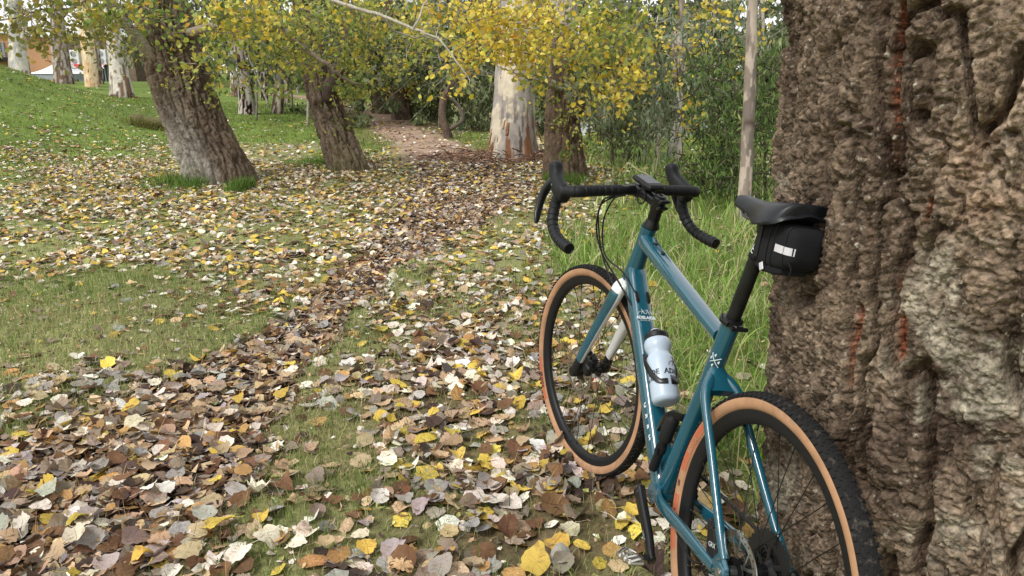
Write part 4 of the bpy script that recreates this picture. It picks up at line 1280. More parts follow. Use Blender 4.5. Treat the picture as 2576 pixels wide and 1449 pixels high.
# ---- grass tufts at the feet of the poplars
def tuft(name, label, spots, hh, ww, n, pal):
    mb = MB()
    for (u, v, ru, rv) in spots:
        c = gnd(u, v); ax = abs(gnd(u + ru, v)[0] - c[0]); ay = abs(gnd(u, v - rv)[1] - gnd(u, v + rv)[1]) / 2
        x = c[0] + rng.normal(size=n) * ax * .5; y = c[1] + rng.normal(size=n) * ay * .5
        cc, _ = pick(pal, n)
        blades(mb, np.stack([x, y, H(x, y)], -1), rng.uniform(*hh, n), rng.uniform(*ww, n), rng.uniform(0, 2 * PI, n), rng.uniform(.1, 1.0, n), cc, 3)
    tag(mb.build(name, m_grass, color=True), label, 'grass', kind='stuff')
gp_tuft = [(3, (.10, .20, .035)), (3, (.15, .26, .05)), (1, (.07, .14, .03)), (1, (.3, .33, .1))]
tuft('grass_tufts', 'green grass tufts at the foot of the leaning poplars', [(430, 462, 60, 9), (490, 472, 34, 8), (505, 455, 24, 8), (590, 480, 22, 7), (622, 474, 16, 6), (860, 430, 40, 5), (800, 412, 60, 5), (1440, 462, 50, 6), (1385, 458, 20, 5)], (.03, .20), (.004, .009), 420, gp_tuft)

# ---- building on the rise at the far left
m_wall = mat('orange_render', (.56, .30, .17), rough=.9, noise=(.6, .12, 4))
m_white = mat('white_plastic', (.80, .80, .80), rough=.5)
m_red = mat('red_canvas', (.50, .03, .035), rough=.7)
m_dark = mat('dark_glass', (.02, .025, .03), rough=.15)
m_grey = mat('grey_metal_sheet', (.33, .36, .40), rough=.5)
m_tan = mat('tan_brick', (.52, .42, .29), rough=.9, noise=(3, .2, 3))
m_joint = mat('dark_recess', (.05, .04, .035), rough=.9)
BD = 60.0
bl = at(-60, 195, BD); br_ = at(330, 195, BD)
zb = float(H(at(170, 195, BD)[0], at(170, 195, BD)[1])) - .3
bx = lambda u: at(u, 150, BD)[0]
bz = lambda v: at(170, v, BD)[2]
yb = at(170, 150, BD)[1]
bld = empty('cafe_building', (bx(100), yb + 4, zb), 'orange rendered building with a patterned tan brick wing behind the gum trunks', 'building')
def bpart(mb, name, m, smooth=False, lab=None):
    mb.v = [x - np.array([bx(100), yb + 4, zb]) for x in mb.v]
    o = mb.build(name, m, bld, smooth=smooth)
    if lab: o['label'] = lab
    return o
mb = MB(); x0_, x1_ = bx(-120), bx(162)
# orange gable whose roof line falls to the right
zt0, zt1 = bz(70), bz(100)
v = [(x0_, yb, zb), (x1_, yb, zb), (x1_, yb, zt1), (x0_, yb, zt0), (x0_, yb + 10, zb), (x1_, yb + 10, zb), (x1_, yb + 10, zt1), (x0_, yb + 10, zt0)]
mb.poly(v, [(0, 1, 2, 3), (5, 4, 7, 6), (1, 5, 6, 2), (4, 0, 3, 7)])
bpart(mb, 'wall', m_wall, lab='orange rendered wall')
mb = MB(); mb.poly([(x0_ - .3, yb - .3, zt0 + .01), (x1_ + .2, yb - .3, zt1 + .01), (x1_ + .2, yb + 10, zt1 + .01), (x0_ - .3, yb + 10, zt0 + .01), (x0_ - .3, yb - .3, zt0 + .3), (x1_ + .2, yb - .3, zt1 + .25), (x1_ + .2, yb + 10, zt1 + .25), (x0_ - .3, yb + 10, zt0 + .3)], [(0, 1, 2, 3), (4, 7, 6, 5), (0, 4, 5, 1), (1, 5, 6, 2), (3, 7, 4, 0), (2, 6, 7, 3)])
bpart(mb, 'roof', m_white)
X0, X1 = bx(163), bx(330)
mb = MB(); mb.box(((X0 + X1) / 2, yb + 4.0, (zb + bz(90)) / 2), (X1 - X0, 7, bz(90) - zb))
bpart(mb, 'brick_wing', mat('brown_brick', (.20, .14, .10), rough=.9, noise=(5, .3, 3)))
mb = MB()
bw = (bx(175) - bx(163)) * .36; bh = (bz(90) - bz(165)) / 26
k = 0
for r_ in range(26):
    z0 = bz(165) + r_ * bh
    for c_ in range(int((X1 - X0) / bw) + 1):
        xx = X0 + (c_ + (.5 if r_ % 2 else 0)) * bw
        if xx > X1 - bw: continue
        mb.box((xx + bw * .5, yb + .45, z0 + bh * .5), (bw * .74, .12, bh * .62), mat=0)
o = bpart(mb, 'brick_screen', m_tan, lab='staggered tan bricks set proud of dark joints'); o['kind'] = 'stuff'
mb = MB(); mb.box(((X0 + X1) / 2, yb + .3, bz(88)), (X1 - X0 + .4, .6, .35))
bpart(mb, 'parapet', m_white)
for ua, ub in ((170, 196), (240, 262), (266, 282)):
    mb = MB(); mb.box(((bx(ua) + bx(ub)) / 2, yb + .44, (zb + bz(166)) / 2), (bx(ub) - bx(ua), .1, bz(166) - zb)); f = bpart(mb, 'glass_door', m_dark)
    m2 = MB()
    for uu in np.linspace(ua, ub, 4):
        m2.box((bx(uu), yb + .36, (zb + bz(166)) / 2), (.10, .08, bz(166) - zb))
    m2.v = [x - np.array([bx(100), yb + 4, zb]) for x in m2.v]
    m2.build('door_frame', m_grey, f, smooth=False)
mb = MB(); mb.box((bx(167), yb + .40, (zb + bz(166)) / 2), ((bx(172) - bx(165)), .12, bz(166) - zb)); bpart(mb, 'pier', m_wall)
for uu in (13, 6):
    mb = MB()
    for kk in range(9):
        mb.box((bx(uu), yb - .06, bz(108) - kk * (bz(108) - bz(146)) / 9), ((bx(22) - bx(4)) * .5, .08, (bz(108) - bz(146)) / 9 * .8))
    bpart(mb, 'shutter', m_grey)
mb = MB(); mb.box((bx(8), yb - .5, bz(150)), (bx(34) - bx(-18), 1.0, .25)); bpart(mb, 'ledge', m_dark)
for (u_, v_) in ((194, 145), (262, 144)):
    ac = empty('air_conditioner', (bx(u_), yb, bz(v_)), 'white box air conditioner on the brick wall ' + ('left of the orange gum trunk' if u_ < 220 else 'right of the orange gum trunk'), 'air conditioner', 'wall air conditioners')
    mb = MB(); mb.box((0, -.1, 0), (.72, .5, 1.15), bev=.03); mb.build('casing', m_white, ac, smooth=False)
    for zz_ in (.27, -.27):
        mb = MB(); mb.lathe([(.21, 0), (.21, .03), (.05, .04), (.0, .04)], (-.05, -.352, zz_), (0, -1, 0), 20); mb.build('fan_grille', m_grey, ac, smooth=False)
# red awnings with white lettering, white marquee
for i_, (ua, ub, s_) in enumerate(((176, 206, 'BRU'), (238, 268, 'PILK'))):
    aw = empty('red_awning', ((bx(ua) + bx(ub)) / 2, yb - .8, bz(168)), 'red awning with small white letters ' + ('left' if i_ == 0 else 'right') + ' of the cream and orange gum trunk', 'awning', 'red cafe awnings')
    w_ = (bx(ub) - bx(ua)); h_ = bz(163) - bz(173)
    mb = MB(); mb.poly([(-w_ / 2, 0, 0 - h_ / 2), (w_ / 2, 0, -h_ / 2), (w_ / 2, .25, h_ / 2), (-w_ / 2, .25, h_ / 2), (-w_ / 2, 1.2, h_ / 2 + .25), (w_ / 2, 1.2, h_ / 2 + .25)], [(0, 1, 2, 3), (3, 2, 5, 4)]); mb.build('canvas', m_red, aw, smooth=False)
    tv, tf = text_mesh(s_, .45); tv = np.array([[a_[0] + (.2 if i_ else -.3), -.02 + .25 * (a_[1] + h_ / 2) / h_ * 1.0 - .03, a_[1]] for a_ in tv])
    mb = MB(); mb.poly(tv, tf); mb.build('lettering', m_white, aw, smooth=False)
    mb = MB(); mb.box((-w_ / 2 + .1, .5, -1.0), (.07, .07, 1.6)); mb.box((w_ / 2 - .1, .5, -1.0), (.07, .07, 1.6)); mb.build('frame', m_grey, aw, smooth=False)
MD = 52.0
mq = empty('marquee', at(150, 186, MD), 'white peaked marquee roof in front of the orange wall', 'marquee')
s_ = MD / FPX
mb = MB()
rows = []
for k in range(9):
    f = k / 8
    rad = 1.6 - 1.47 * f ** .75; zz_ = .95 * f ** 1.6 * 1.0
    rows.append([(rad * a_ * 1.15 + (.4 * f), rad * b_, zz_) for a_, b_ in ((-1, -1), (-.5, -1.02), (0, -1.03), (.5, -1.02), (1, -1), (1.02, 0), (1, 1), (0, 1.02), (-1, 1), (-1.02, 0))])
mb.loft(rows); mb.build('canopy', m_white, mq, smooth=False)
mb = MB()
rows = [[(1.6 * a_ * 1.14, 1.6 * b_ * .99, z_) for a_, b_ in ((-1, -1), (1, -1), (1, 1), (-1, 1))] for z_ in (-.38, -.02)]
mb.loft(rows, cap=False); mb.build('valance', m_grey, mq, smooth=False)
for i_, (a_, b_) in enumerate(((-1, -1), (1, -1), (1, 1), (-1, 1))):
    mb = MB(); mb.box((1.75 * a_, 1.5 * b_, -1.2), (.08, .08, 2.4)); mb.build('post', m_grey, mq, smooth=False)

# pale office block glimpsed through the leaves at the top
mb = MB()
ob = empty('office_block', at(1190, 60, 85), 'pale office block with bands of windows glimpsed through the yellow leaves', 'building')
ob.location.z = 0
for lv in range(8):
    z_ = 2 + lv * 2.6
    mb.box((0, 0, z_), (22, 12, 1.5))
mb.build('wall', mat('pale_cladding', (.66, .68, .72), rough=.5), ob, smooth=False)
for lv in range(7):
    mb = MB(); mb.box((0, 0, 2 + lv * 2.6 + 1.3), (21.6, 11.6, 1.12)); mb.build('window', m_grey, ob, smooth=False)

# two people sitting far off beyond the path
def person(u, v, d, hgt, shirt, label):
    p = at(u, v, d); p[2] = H(p[0], p[1])
    o = empty('person', p, label, 'person')
    bm_v = [(0, 0, .92), (0, 0, 1.15), (0, 0, 1.42), (0, 0, 1.52), (0, 0, 1.68), (.17, 0, 1.40), (.22, -.05, 1.13), (.20, -.15, .90), (-.17, 0, 1.40), (-.24, -.02, 1.13), (-.22, -.10, .90), (.09, 0, .86), (.10, -.03, .48), (.10, 0, .06), (.11, -.12, .03), (-.09, 0, .86), (-.10, .02, .48), (-.10, .05, .06), (-.11, -.07, .03)]
    ed = [(0, 1), (1, 2), (2, 3), (3, 4), (2, 5), (5, 6), (6, 7), (2, 8), (8, 9), (9, 10), (0, 11), (11, 12), (12, 13), (13, 14), (0, 15), (15, 16), (16, 17), (17, 18)]
    rd = [.14, .13, .15, .06, .10, .065, .05, .038, .065, .05, .038, .09, .065, .045, .04, .09, .065, .045, .04]
    me = bpy.data.meshes.new('body'); me.from_pydata(bm_v, ed, []); me.update()
    b_ = bpy.data.objects.new('body', me); COL.objects.link(b_); b_.parent = o
    md = b_.modifiers.new('skin', 'SKIN'); md.use_smooth_shade = True
    for i_, r_ in enumerate(rd):
        me.skin_vertices[0].data[i_].radius = (r_, r_)
    me.skin_vertices[0].data[0].use_root = True
    b_.modifiers.new('sub', 'SUBSURF').levels = 1
    me.materials.append(mat('person_clothes', shirt, rough=.9))
    mb = MB(); mb.lathe([(.0, 0), (.10, .01), (.115, .05), (.08, .10), (0, .12)], (0, 0, 1.69), (0, 0, 1), 12); mb.build('cap', m_white, o)
person(691, 196, 62, 1.7, (.04, .12, .45), 'distant person in a blue shirt and white cap beyond the path, between the poplars')
# ================================================================== the bicycle
BR = np.array([[-0.1879, -0.9725, 0.1380], [0.9822, -0.1858, 0.0278], [-0.0014, 0.1407, 0.9900]])
BC = np.array([0.4265, 1.2580, 0.0])
BR = np.linalg.svd(BR)[0] @ np.linalg.svd(BR)[2]
BM = Matrix([[*map(float, BR[i]), float(BC[i])] for i in range(3)] + [[0, 0, 0, 1]])
WR, WB = .355, 1.0943

m_teal = mat('teal_paint', (.004, .078, .118), rough=.25, coat=1.0, spec=.7, noise=(6, .06, 3), col2=((.10, .22, .30), 90, .72, .80))
m_fwhite = mat('white_paint', (.70, .70, .68), rough=.3, coat=.9)
m_blk = mat('black_alloy', (.007, .007, .008), rough=.32, spec=.42)
m_blk2 = mat('black_plastic', (.009, .009, .010), rough=.48, spec=.3, bump=(300, .15, .001))
m_rubber = mat('grip_rubber', (.010, .0105, .012), rough=.58, spec=.28, bump=(500, .2, .0006))
m_carbon = mat('black_carbon', (.008, .008, .009), rough=.42, coat=.12, spec=.3, noise=(30, .4, 4))
m_tread = mat('tread_rubber', (.012, .0115, .0115), rough=.85, spec=.25, col2=((.10, .085, .065), 60, .58, .78))
m_tan = mat('tan_sidewall', (.40, .225, .125), rough=.8, spec=.2, noise=(18, .16, 5), bump=(220, .25, .0008), col2=((.24, .16, .10), 34, .56, .80))
m_tanred = mat('sidewall_print_red', (.42, .11, .05), rough=.8)
m_print = mat('print_dark', (.05, .025, .02), rough=.8)
m_silver = mat('brushed_steel', (.55, .54, .50), rough=.32, metal=1.0)
m_dsteel = mat('dark_steel', (.10, .10, .10), rough=.4, metal=.9)
m_decal = mat('decal_white', (.62, .68, .70), rough=.5)
m_decal2 = mat('decal_grey', (.20, .21, .22), rough=.4)
m_fabric = mat('bag_fabric', (.011, .011, .013), rough=.9, spec=.2, bump=(900, .5, .0006))
m_reflex = mat('reflective_strip', (.55, .54, .56), rough=.35)
m_saddle = mat('saddle_cover', (.009, .010, .013), rough=.42, spec=.35, bump=(600, .15, .0004))
m_screen = mat('screen_glass', (.006, .006, .008), rough=.08, spec=.6)
m_orange = mat('orange_clip', (.8, .09, .02), rough=.5)

bike = empty('bicycle', BC, 'teal bicycle with white fork and tan tyre walls leaning on the old tree', 'bicycle')
bike.matrix_world = BM


def E(mb, name, m, parent=bike, smooth=True, xf=None, angle=35, color=False):
    return mb.build(name, m, parent, smooth=smooth, xf=xf, angle=angle, color=color)


def rnd(w, h, n=20, p=2.6):
    """superellipse ring (n,2)"""
    th = np.linspace(0, 2 * PI, n, endpoint=False)
    c, s = np.cos(th), np.sin(th)
    return np.stack([w * np.sign(c) * np.abs(c) ** (2 / p), h * np.sign(s) * np.abs(s) ** (2 / p)], -1)


def stube(mb, path, wh, n=20, p=2.6, mat=0):
    """tube whose section is a superellipse: w across the bike (Y), h in its plane"""
    P = np.asarray(path, float); m = len(P)
    T = nrm(np.gradient(P, axis=0)); wh = np.asarray(wh, float)
    if wh.ndim == 1: wh = np.tile(wh, (m, 1))
    secs = []
    for i in range(m):
        S = nrm(np.array([0, 1.0, 0]) - T[i] * T[i][1]); U = np.cross(T[i], S)
        r = rnd(wh[i][0], wh[i][1], n, p)
        secs.append(P[i] + r[:, :1] * S + r[:, 1:] * U)
    mb.loft(secs, mat=mat)


# steering group: turned a little to the left
HA = math.radians(71)
AX = Vector((-math.cos(HA), 0, math.sin(HA)))
QP = Vector((WB - .05 * math.sin(HA), 0, WR - .05 * math.cos(HA)))
STEER = Matrix.Translation(QP) @ Matrix.Rotation(math.radians(13.93), 4, AX) @ Matrix.Translation(-QP)

# ---- frame
HT0, HT1 = np.array([.8375, 0, .890]), np.array([.8975, 0, .722])     # head tube ends
BB = np.array([.420, 0, .285]); SC = np.array([.288, 0, .768])
fr = MB()
stube(fr, [HT0, HT0 * .7 + HT1 * .3, HT0 * .3 + HT1 * .7, HT1], [(.0235, .024), (.023, .024), (.026, .027), (.0305, .031)], 24, 2.0)
stube(fr, spline([(.848, 0, .852), (.80, 0, .838), (.62, 0, .800), (.45, 0, .765), (.318, 0, .738)], 12), np.stack([np.interp(np.linspace(0, 1, 13), [0, .12, .6, 1], [.021, .0245, .021, .0185]), np.interp(np.linspace(0, 1, 13), [0, .12, 1], [.024, .0215, .0145])], -1), 24, 3.0)
stube(fr, spline([(.884, 0, .748), (.84, 0, .70), (.66, 0, .52), (.50, 0, .36), (.425, 0, .287)], 12), np.stack([np.interp(np.linspace(0, 1, 13), [0, .1, 1], [.026, .0285, .030]), np.interp(np.linspace(0, 1, 13), [0, .1, 1], [.028, .030, .027])], -1), 28, 3.4)
stube(fr, spline([SC + [-.004, 0, .014], SC, SC * .72 + BB * .28, SC * .4 + BB * .6, BB], 12), np.stack([np.interp(np.linspace(0, 1, 13), [0, .5, 1], [.0195, .020, .031]), np.interp(np.linspace(0, 1, 13), [0, .25, .5, 1], [.0205, .023, .020, .022])], -1), 24, 2.2)
fr.lathe([(.026, -.038), (.0265, -.036), (.0265, .036), (.026, .038)], BB, (0, 1, 0), 28)
# dropped stay yoke behind the seat tube
stube(fr, spline([(.318, 0, .650), (.292, 0, .640), (.262, 0, .622)], 6), [(.016, .034), (.021, .031), (.026, .026), (.030, .021), (.034, .016), (.037, .012), (.040, .010)], 22, 2.4)
for s in (1, -1):
    stube(fr, spline([(.300, s * .012, .648), (.272, s * .032, .632), (.246, s * .043, .606), (.150, s * .052, .512), (.055, s * .062, .420), (.006, s * .067, .378)], 20), np.stack([np.interp(np.linspace(0, 1, 21), [0, .2, .5, 1], [.012, .0115, .0088, .0085]), np.interp(np.linspace(0, 1, 21), [0, .2, .5, 1], [.016, .0135, .0098, .0095])], -1), 16, 2.6)
    stube(fr, spline([(.404, s * .028, .288), (.372, s * .040, .293), (.330, s * .046, .298), (.20, s * .055, .318), (.090, s * .063, .333), (.030, s * .068, .343)], 20), np.stack([np.interp(np.linspace(0, 1, 21), [0, .3, .5, 1], [.009, .0075, .0095, .0085]), np.interp(np.linspace(0, 1, 21), [0, .3, 1], [.020, .0175, .0115])], -1), 16, 2.8)
    # dropout plate
    fr.box((.012, s * .0685, .362), (.046, .011, .046), np.array([[.87, 0, -.5], [0, 1, 0], [.5, 0, .87]]), bev=.004)
    fr.lathe([(.017, -.007), (.0185, -.005), (.0185, .005), (.016, .007)], (0, s * .071, WR), (0, 1, 0), 20)
fro = E(fr, 'frame', m_teal)
# screws, grommets on the frame
for s in (1, -1):
    mb = MB()
    mb.lathe([(.008, 0), (.0075, .002), (.0, .002)], (0, s * .0785, WR), (0, s, 0), 14)
    mb.lathe([(.003, 0), (.003, .0015), (0, .0015)], (.018, s * .0745, .372), (0, s, 0), 8)
    mb.lathe([(.003, 0), (.003, .0015), (0, .0015)], (.024, s * .0745, .345), (0, s, 0), 8)
    E(mb, 'axle_bolt', m_silver, fro)
nD = nrm(np.array([-1, 0, 1.0])); tD = nrm(np.array([1, 0, 1.0]))
def on_down(x): return np.array([x, 0, .70 + (x - .84)])
for s in (1, -1):
    mb = MB(); mb.tube(spline([on_down(.826) + nD * .029 + np.array([0, s * .0165, 0]), on_down(.812) + nD * .0305 + np.array([0, s * .017, 0]), on_down(.800) + nD * .029 + np.array([0, s * .0165, 0])], 6), [(.0035, .002), (.006, .003), (.006, .003), (.006, .003), (.006, .003), (.006, .003), (.0035, .002)], 10, side=(0, 1, 0)); E(mb, 'cable_port', m_blk, fro)
nT = nrm(np.array([-.20, 0, .98])); 
for x_ in (.775, .715):
    zt = .800 + (x_ - .62) * .2095
    mb = MB(); mb.lathe([(.0065, 0), (.006, .003), (.003, .0035), (.003, .001), (0, .001)], np.array([x_, 0, zt]) + nT * .0205, nT, 14); E(mb, 'bolt', m_blk, fro)


def put_text(s, size, o, xd, yd, m, parent, name='lettering', wrap=None, lift=.0006, thick=0.0, flat=None):
    """lettering laid on the frame at o; wrap = radius of the surface curving along xd"""
    v, f = text_mesh(s, size, thick)
    xd, yd = nrm(xd), nrm(yd); n = nrm(np.cross(xd, yd))
    if wrap:
        a = v[:, 0] / wrap
        P = np.asarray(o) + yd * v[:, 1:2] + xd * ((wrap + lift) * np.sin(a))[:, None] + n * ((wrap + lift) * np.cos(a) - wrap)[:, None]
    else:
        P = np.asarray(o) + xd * v[:, :1] + yd * v[:, 1:2] + n * lift
    mb = MB(); mb.poly(P, f)
    return mb.build(name, m, parent, smooth=False)


# shop decal on the down tube: little bicycle outline over ADELAIDE / BICYCLE HUB
o = on_down(.765) + nD * .0302
xd = np.array([0, -1.0, 0]); yd = tD
put_text('ADELAIDE', .0125, o, xd, yd, m_decal, fro, thick=.0006, lift=.0012)
put_text('BICYCLE HAUS', .0052, o - yd * .0085, xd, yd, m_decal, fro, lift=.0012)
mb = MB()
def dline(mb, pts, w):
    P = [o + nD * .0012 + xd * a + yd * (b + .0145) for a, b in pts]
    mb.tube(P, w, 4, False)
for cx_ in (-.012, .012):
    dline(mb, [(cx_ + .0085 * math.cos(a), .0085 * math.sin(a) - .003) for a in np.linspace(.1, PI - .1, 12)], .0006)
dline(mb, [(-.012, -.003), (-.008, .007), (.007, .007), (0, -.003), (-.008, .007), (-.010, .0125), (-.013, .0125)], .0006)
dline(mb, [(.012, -.003), (.006, .010), (.002, .0105), (.009, .0105)], .0006)
mb.build('bicycle_emblem', m_decal, fro, smooth=False)
# X emblem with four leaves on the seat tube, side lettering of the down tube
q = np.array([.302, .0215, .668]); rx = np.array([-.26, 0, .966]); xx = np.array([-1.0, 0, -.26])
pq = np.array([.297, 0, .690]) 
def side_pt(a, b):          # a to the right as seen from the left rear, b up, wrapped round the seat tube
    ang = math.radians(112) - a / .0205
    c = pq + rx * b
    return c + .0212 * (np.array([.966, 0, .26]) * math.cos(ang) + np.array([0, 1.0, 0]) * math.sin(ang))
mb = MB()
for a_, b_ in (((-.014, -.012), (.014, .012)), ((-.014, .012), (.014, -.012))):
    mb.tube([side_pt(a_[0] + (b_[0] - a_[0]) * t, a_[1] + (b_[1] - a_[1]) * t) for t in np.linspace(0, 1, 7)], .0009, 4, False)
for (a_, b_) in ((0, .013), (-.012, 0), (.012, 0), (0, -.013)):
    mb.tube([side_pt(a_, b_ - .004), side_pt(a_ + .001, b_), side_pt(a_ - .0005, b_ + .004)], [.0008, .0026, .0008], 5, True)
mb.build('crossed_emblem', m_decal, fro, smooth=False)
for k, ch in enumerate('URBN'):
    c = on_down(.585 - k * .021) + np.array([0, .0302, 0]) + nD * .012
    put_text(ch, .019, c, tD, nD, m_decal, fro, thick=.0012, lift=.001)

# ---- seat post, collar, saddle
sp = MB(); up = nrm(SC - BB); SP1 = SC + up * .232
stube(sp, [SC - up * .01, SC + up * .12, SP1], [(.0158, .0158)] * 3, 24, 2.0)
sp.box(SP1 + np.array([-.004, 0, .004]), (.046, .030, .026), bev=.006)
sp.lathe([(.010, -.021), (.010, .021)], SP1 + np.array([-.004, 0, .012]), (0, 1, 0), 14)
E(sp, 'seatpost', m_carbon)
mb = MB(); mb.lathe([(.0205, -.004), (.0235, -.002), (.0235, .009), (.0205, .011)], SC + up * .012, up, 28)
mb.box(SC + up * .014 + np.array([-.029, 0, -.006]), (.018, .022, .012), bev=.003)
mb.tube([SC + up * .014 + np.array([-.034, .018, -.007]), SC + up * .014 + np.array([-.034, -.020, -.007])], .0052, 12)
mb.tube(spline([SC + up * .016 + np.array([-.020, .020, -.003]), SC + up * .017 + np.array([.0, .0275, .0]), SC + up * .019 + np.array([.018, .018, .005])], 8), [(.003, .0055)] * 9, 8, side=(0, 1, 0))
E(mb, 'seat_collar', m_blk)
SZ = 1.056
sx = np.array([.100, .104, .118, .145, .175, .205, .235, .270, .310, .345, .366, .376])
sw = np.array([.020, .052, .067, .0725, .0700, .0600, .0450, .0310, .0235, .0200, .0165, .0080])
sz = np.array([.012, .014, .013, .010, .006, .002, -.001, -.003, -.003, -.003, -.005, -.010]) + SZ
dr = np.array([.020, .030, .040, .044, .045, .045, .042, .034, .028, .024, .019, .010]); sx = sx - .014
N_ = 28; secs = []
for k in range(len(sx)):
    sec = []
    for a in np.linspace(0, PI, N_ // 2 + 1):
        cy, cz = math.cos(a), math.sin(a)
        y_ = sw[k] * np.sign(cy) * abs(cy) ** .62
        top = (1 - abs(cy) ** 3.2)
        z_ = sz[k] - dr[k] * (1 - top) - .004 * math.exp(-(y_ / .010) ** 2) * (1 if .13 < sx[k] < .33 else 0)
        sec.append((sx[k] - (.012 * abs(cy) ** 2 if k < 3 else 0) * -0.5, y_, z_))
    for a in np.linspace(0, PI, N_ // 2 + 1)[1:-1]:
        cy = -math.cos(a)
        y_ = sw[k] * .96 * np.sign(cy) * abs(cy) ** .62
        sec.append((sx[k], y_, sz[k] - dr[k] - .004 + .014 * (1 - abs(cy)) * (1 if sw[k] > .03 else .3)))
    secs.append(sec)
secs = np.array(secs)
S2 = spline(secs.reshape(len(sx), -1), 44).reshape(45, -1, 3)
mb = MB(); mb.loft(S2)
sad = E(mb, 'saddle', m_saddle, angle=60)
for s in (1, -1):
    mb = MB(); mb.tube(spline([(.345, s * .008, SZ - .026), (.315, s * .014, SZ - .034), (.285, s * .022, SZ - .043), (.200, s * .022, SZ - .044), (.160, s * .028, SZ - .034), (.125, s * .036, SZ - .020)], 16), .0036, 8); E(mb, 'rail', m_dsteel, sad)

# ---- wheel built about its axle (local origin), used twice
def ringpts(r, y, n=96):
    a = np.linspace(0, 2 * PI, n, endpoint=False)
    return np.stack([r * np.cos(a), np.full(n, y), r * np.sin(a)], -1)

def revolve(mb, prof, n=120, mat=0):
    """closed profile [(r, y)] turned about the Y axis"""
    prof = np.asarray(prof, float); m = len(prof)
    a = np.linspace(0, 2 * PI, n, endpoint=False)
    V = np.stack([prof[:, 0, None] * np.cos(a), np.broadcast_to(prof[:, 1, None], (m, n)), prof[:, 0, None] * np.sin(a)], -1)
    i = np.arange(m)[:, None]; j = np.arange(n)[None]
    q = np.stack([i * n + j, ((i + 1) % m) * n + j, ((i + 1) % m) * n + (j + 1) % n, i * n + (j + 1) % n], -1).reshape(-1, 4)
    mb.add(V.reshape(-1, 3), q, None, mat)

rim_p = [(.3135, -.0135), (.3165, -.0140), (.3165, -.0118), (.310, -.0105), (.310, .0105), (.3165, .0118), (.3165, .0140), (.3135, .0135), (.300, .0125), (.2905, .0085), (.2870, .0045), (.2862, 0), (.2870, -.0045), (.2905, -.0085), (.300, -.0125)]
tyre_side = [(.3150, .0110), (.3166, .0152), (.3215, .0196), (.3285, .0215), (.3350, .0214), (.3390, .0204)]
tyre_tread = [(.3390, .0204), (.3440, .0180), (.3485, .0130), (.3508, .0065), (.3515, 0)]
mbr = MB(); revolve(mbr, rim_p, 132); ME_RIM = mbr.mesh('rim', m_blk2)
mbt = MB()
pr = [(r, y) for r, y in tyre_side]; pf = pr + [(r, y) for r, y in tyre_tread[1:]] + [(r, -y) for r, y in tyre_tread[:-1][::-1]] + [(r, -y) for r, y in tyre_side[:-1][::-1]]
a = np.linspace(0, 2 * PI, 144, endpoint=False); prf = np.array(pf); m_ = len(prf)
V = np.stack([prf[:, 0, None] * np.cos(a), np.broadcast_to(prf[:, 1, None], (m_, 144)), prf[:, 0, None] * np.sin(a)], -1).reshape(-1, 3)
for i_ in range(m_ - 1):
    j = np.arange(144); q = np.stack([i_ * 144 + j, (i_ + 1) * 144 + j, (i_ + 1) * 144 + (j + 1) % 144, i_ * 144 + (j + 1) % 144], -1)
    side_face = (i_ < 5) or (i_ >= m_ - 1 - 5)
    if i_ == 0: mbt.add(V, q, None, 0)
    else:
        mbt.q.append(q); mbt.qm.append(np.full(144, 0 if side_face else 1))
ME_TYRE = mbt.mesh('tyre', [m_tan, m_tread])
mbk = MB()
def knob(a, y, r, ly, lx, h, skew=0.0):
    tn = math.atan2(y, .030) * .9
    ra = np.array([math.cos(a), 0, math.sin(a)]); ta = np.array([-math.sin(a), 0, math.cos(a)]); ya = np.array([0, 1.0, 0])
    n = ra * math.cos(tn) + ya * math.sin(tn); yy = nrm(ya * math.cos(tn) - ra * math.sin(tn) + ta * skew)
    t = np.cross(yy, n)
    mbk.box(ra * r + ya * y + n * h / 2, (lx, ly, h * 1.6), np.stack([t, yy, n], -1), bev=.0007)
NK = 124
for k in range(NK):
    a_ = k / NK * 2 * PI; st_ = 2 * PI / NK
    for s in (1, -1):
        knob(a_ + (0 if s > 0 else st_ / 2), s * .0185, .3432, .0060 if k % 2 else .0072, .0082, .0026)
        knob(a_ + st_ * .5, s * .0128, .3482, .0046, .0060, .0020, .25 * s)
        knob(a_ + st_ * (.1 if s > 0 else .6), s * .0070, .3505, .0042, .0066, .0016, -.2 * s)
    knob(a_ + st_ * .25, .0012, .3512, .0040, .0072, .0014); knob(a_ + st_ * .75, -.0012, .3512, .0040, .0060, .0014)
ME_KNOB = mbk.mesh('tread_knobs', m_tread, smooth=False)
mb = MB(); mb.tube([(0, 0, 0), (0, 0, 1)], .0011, 5, False); ME_SPOKE = mb.mesh('spoke', m_blk)
mb = MB(); mb.tube([(0, 0, 0), (0, 0, 1)], .0019, 6, True); ME_NIP = mb.mesh('nipple', m_dsteel)

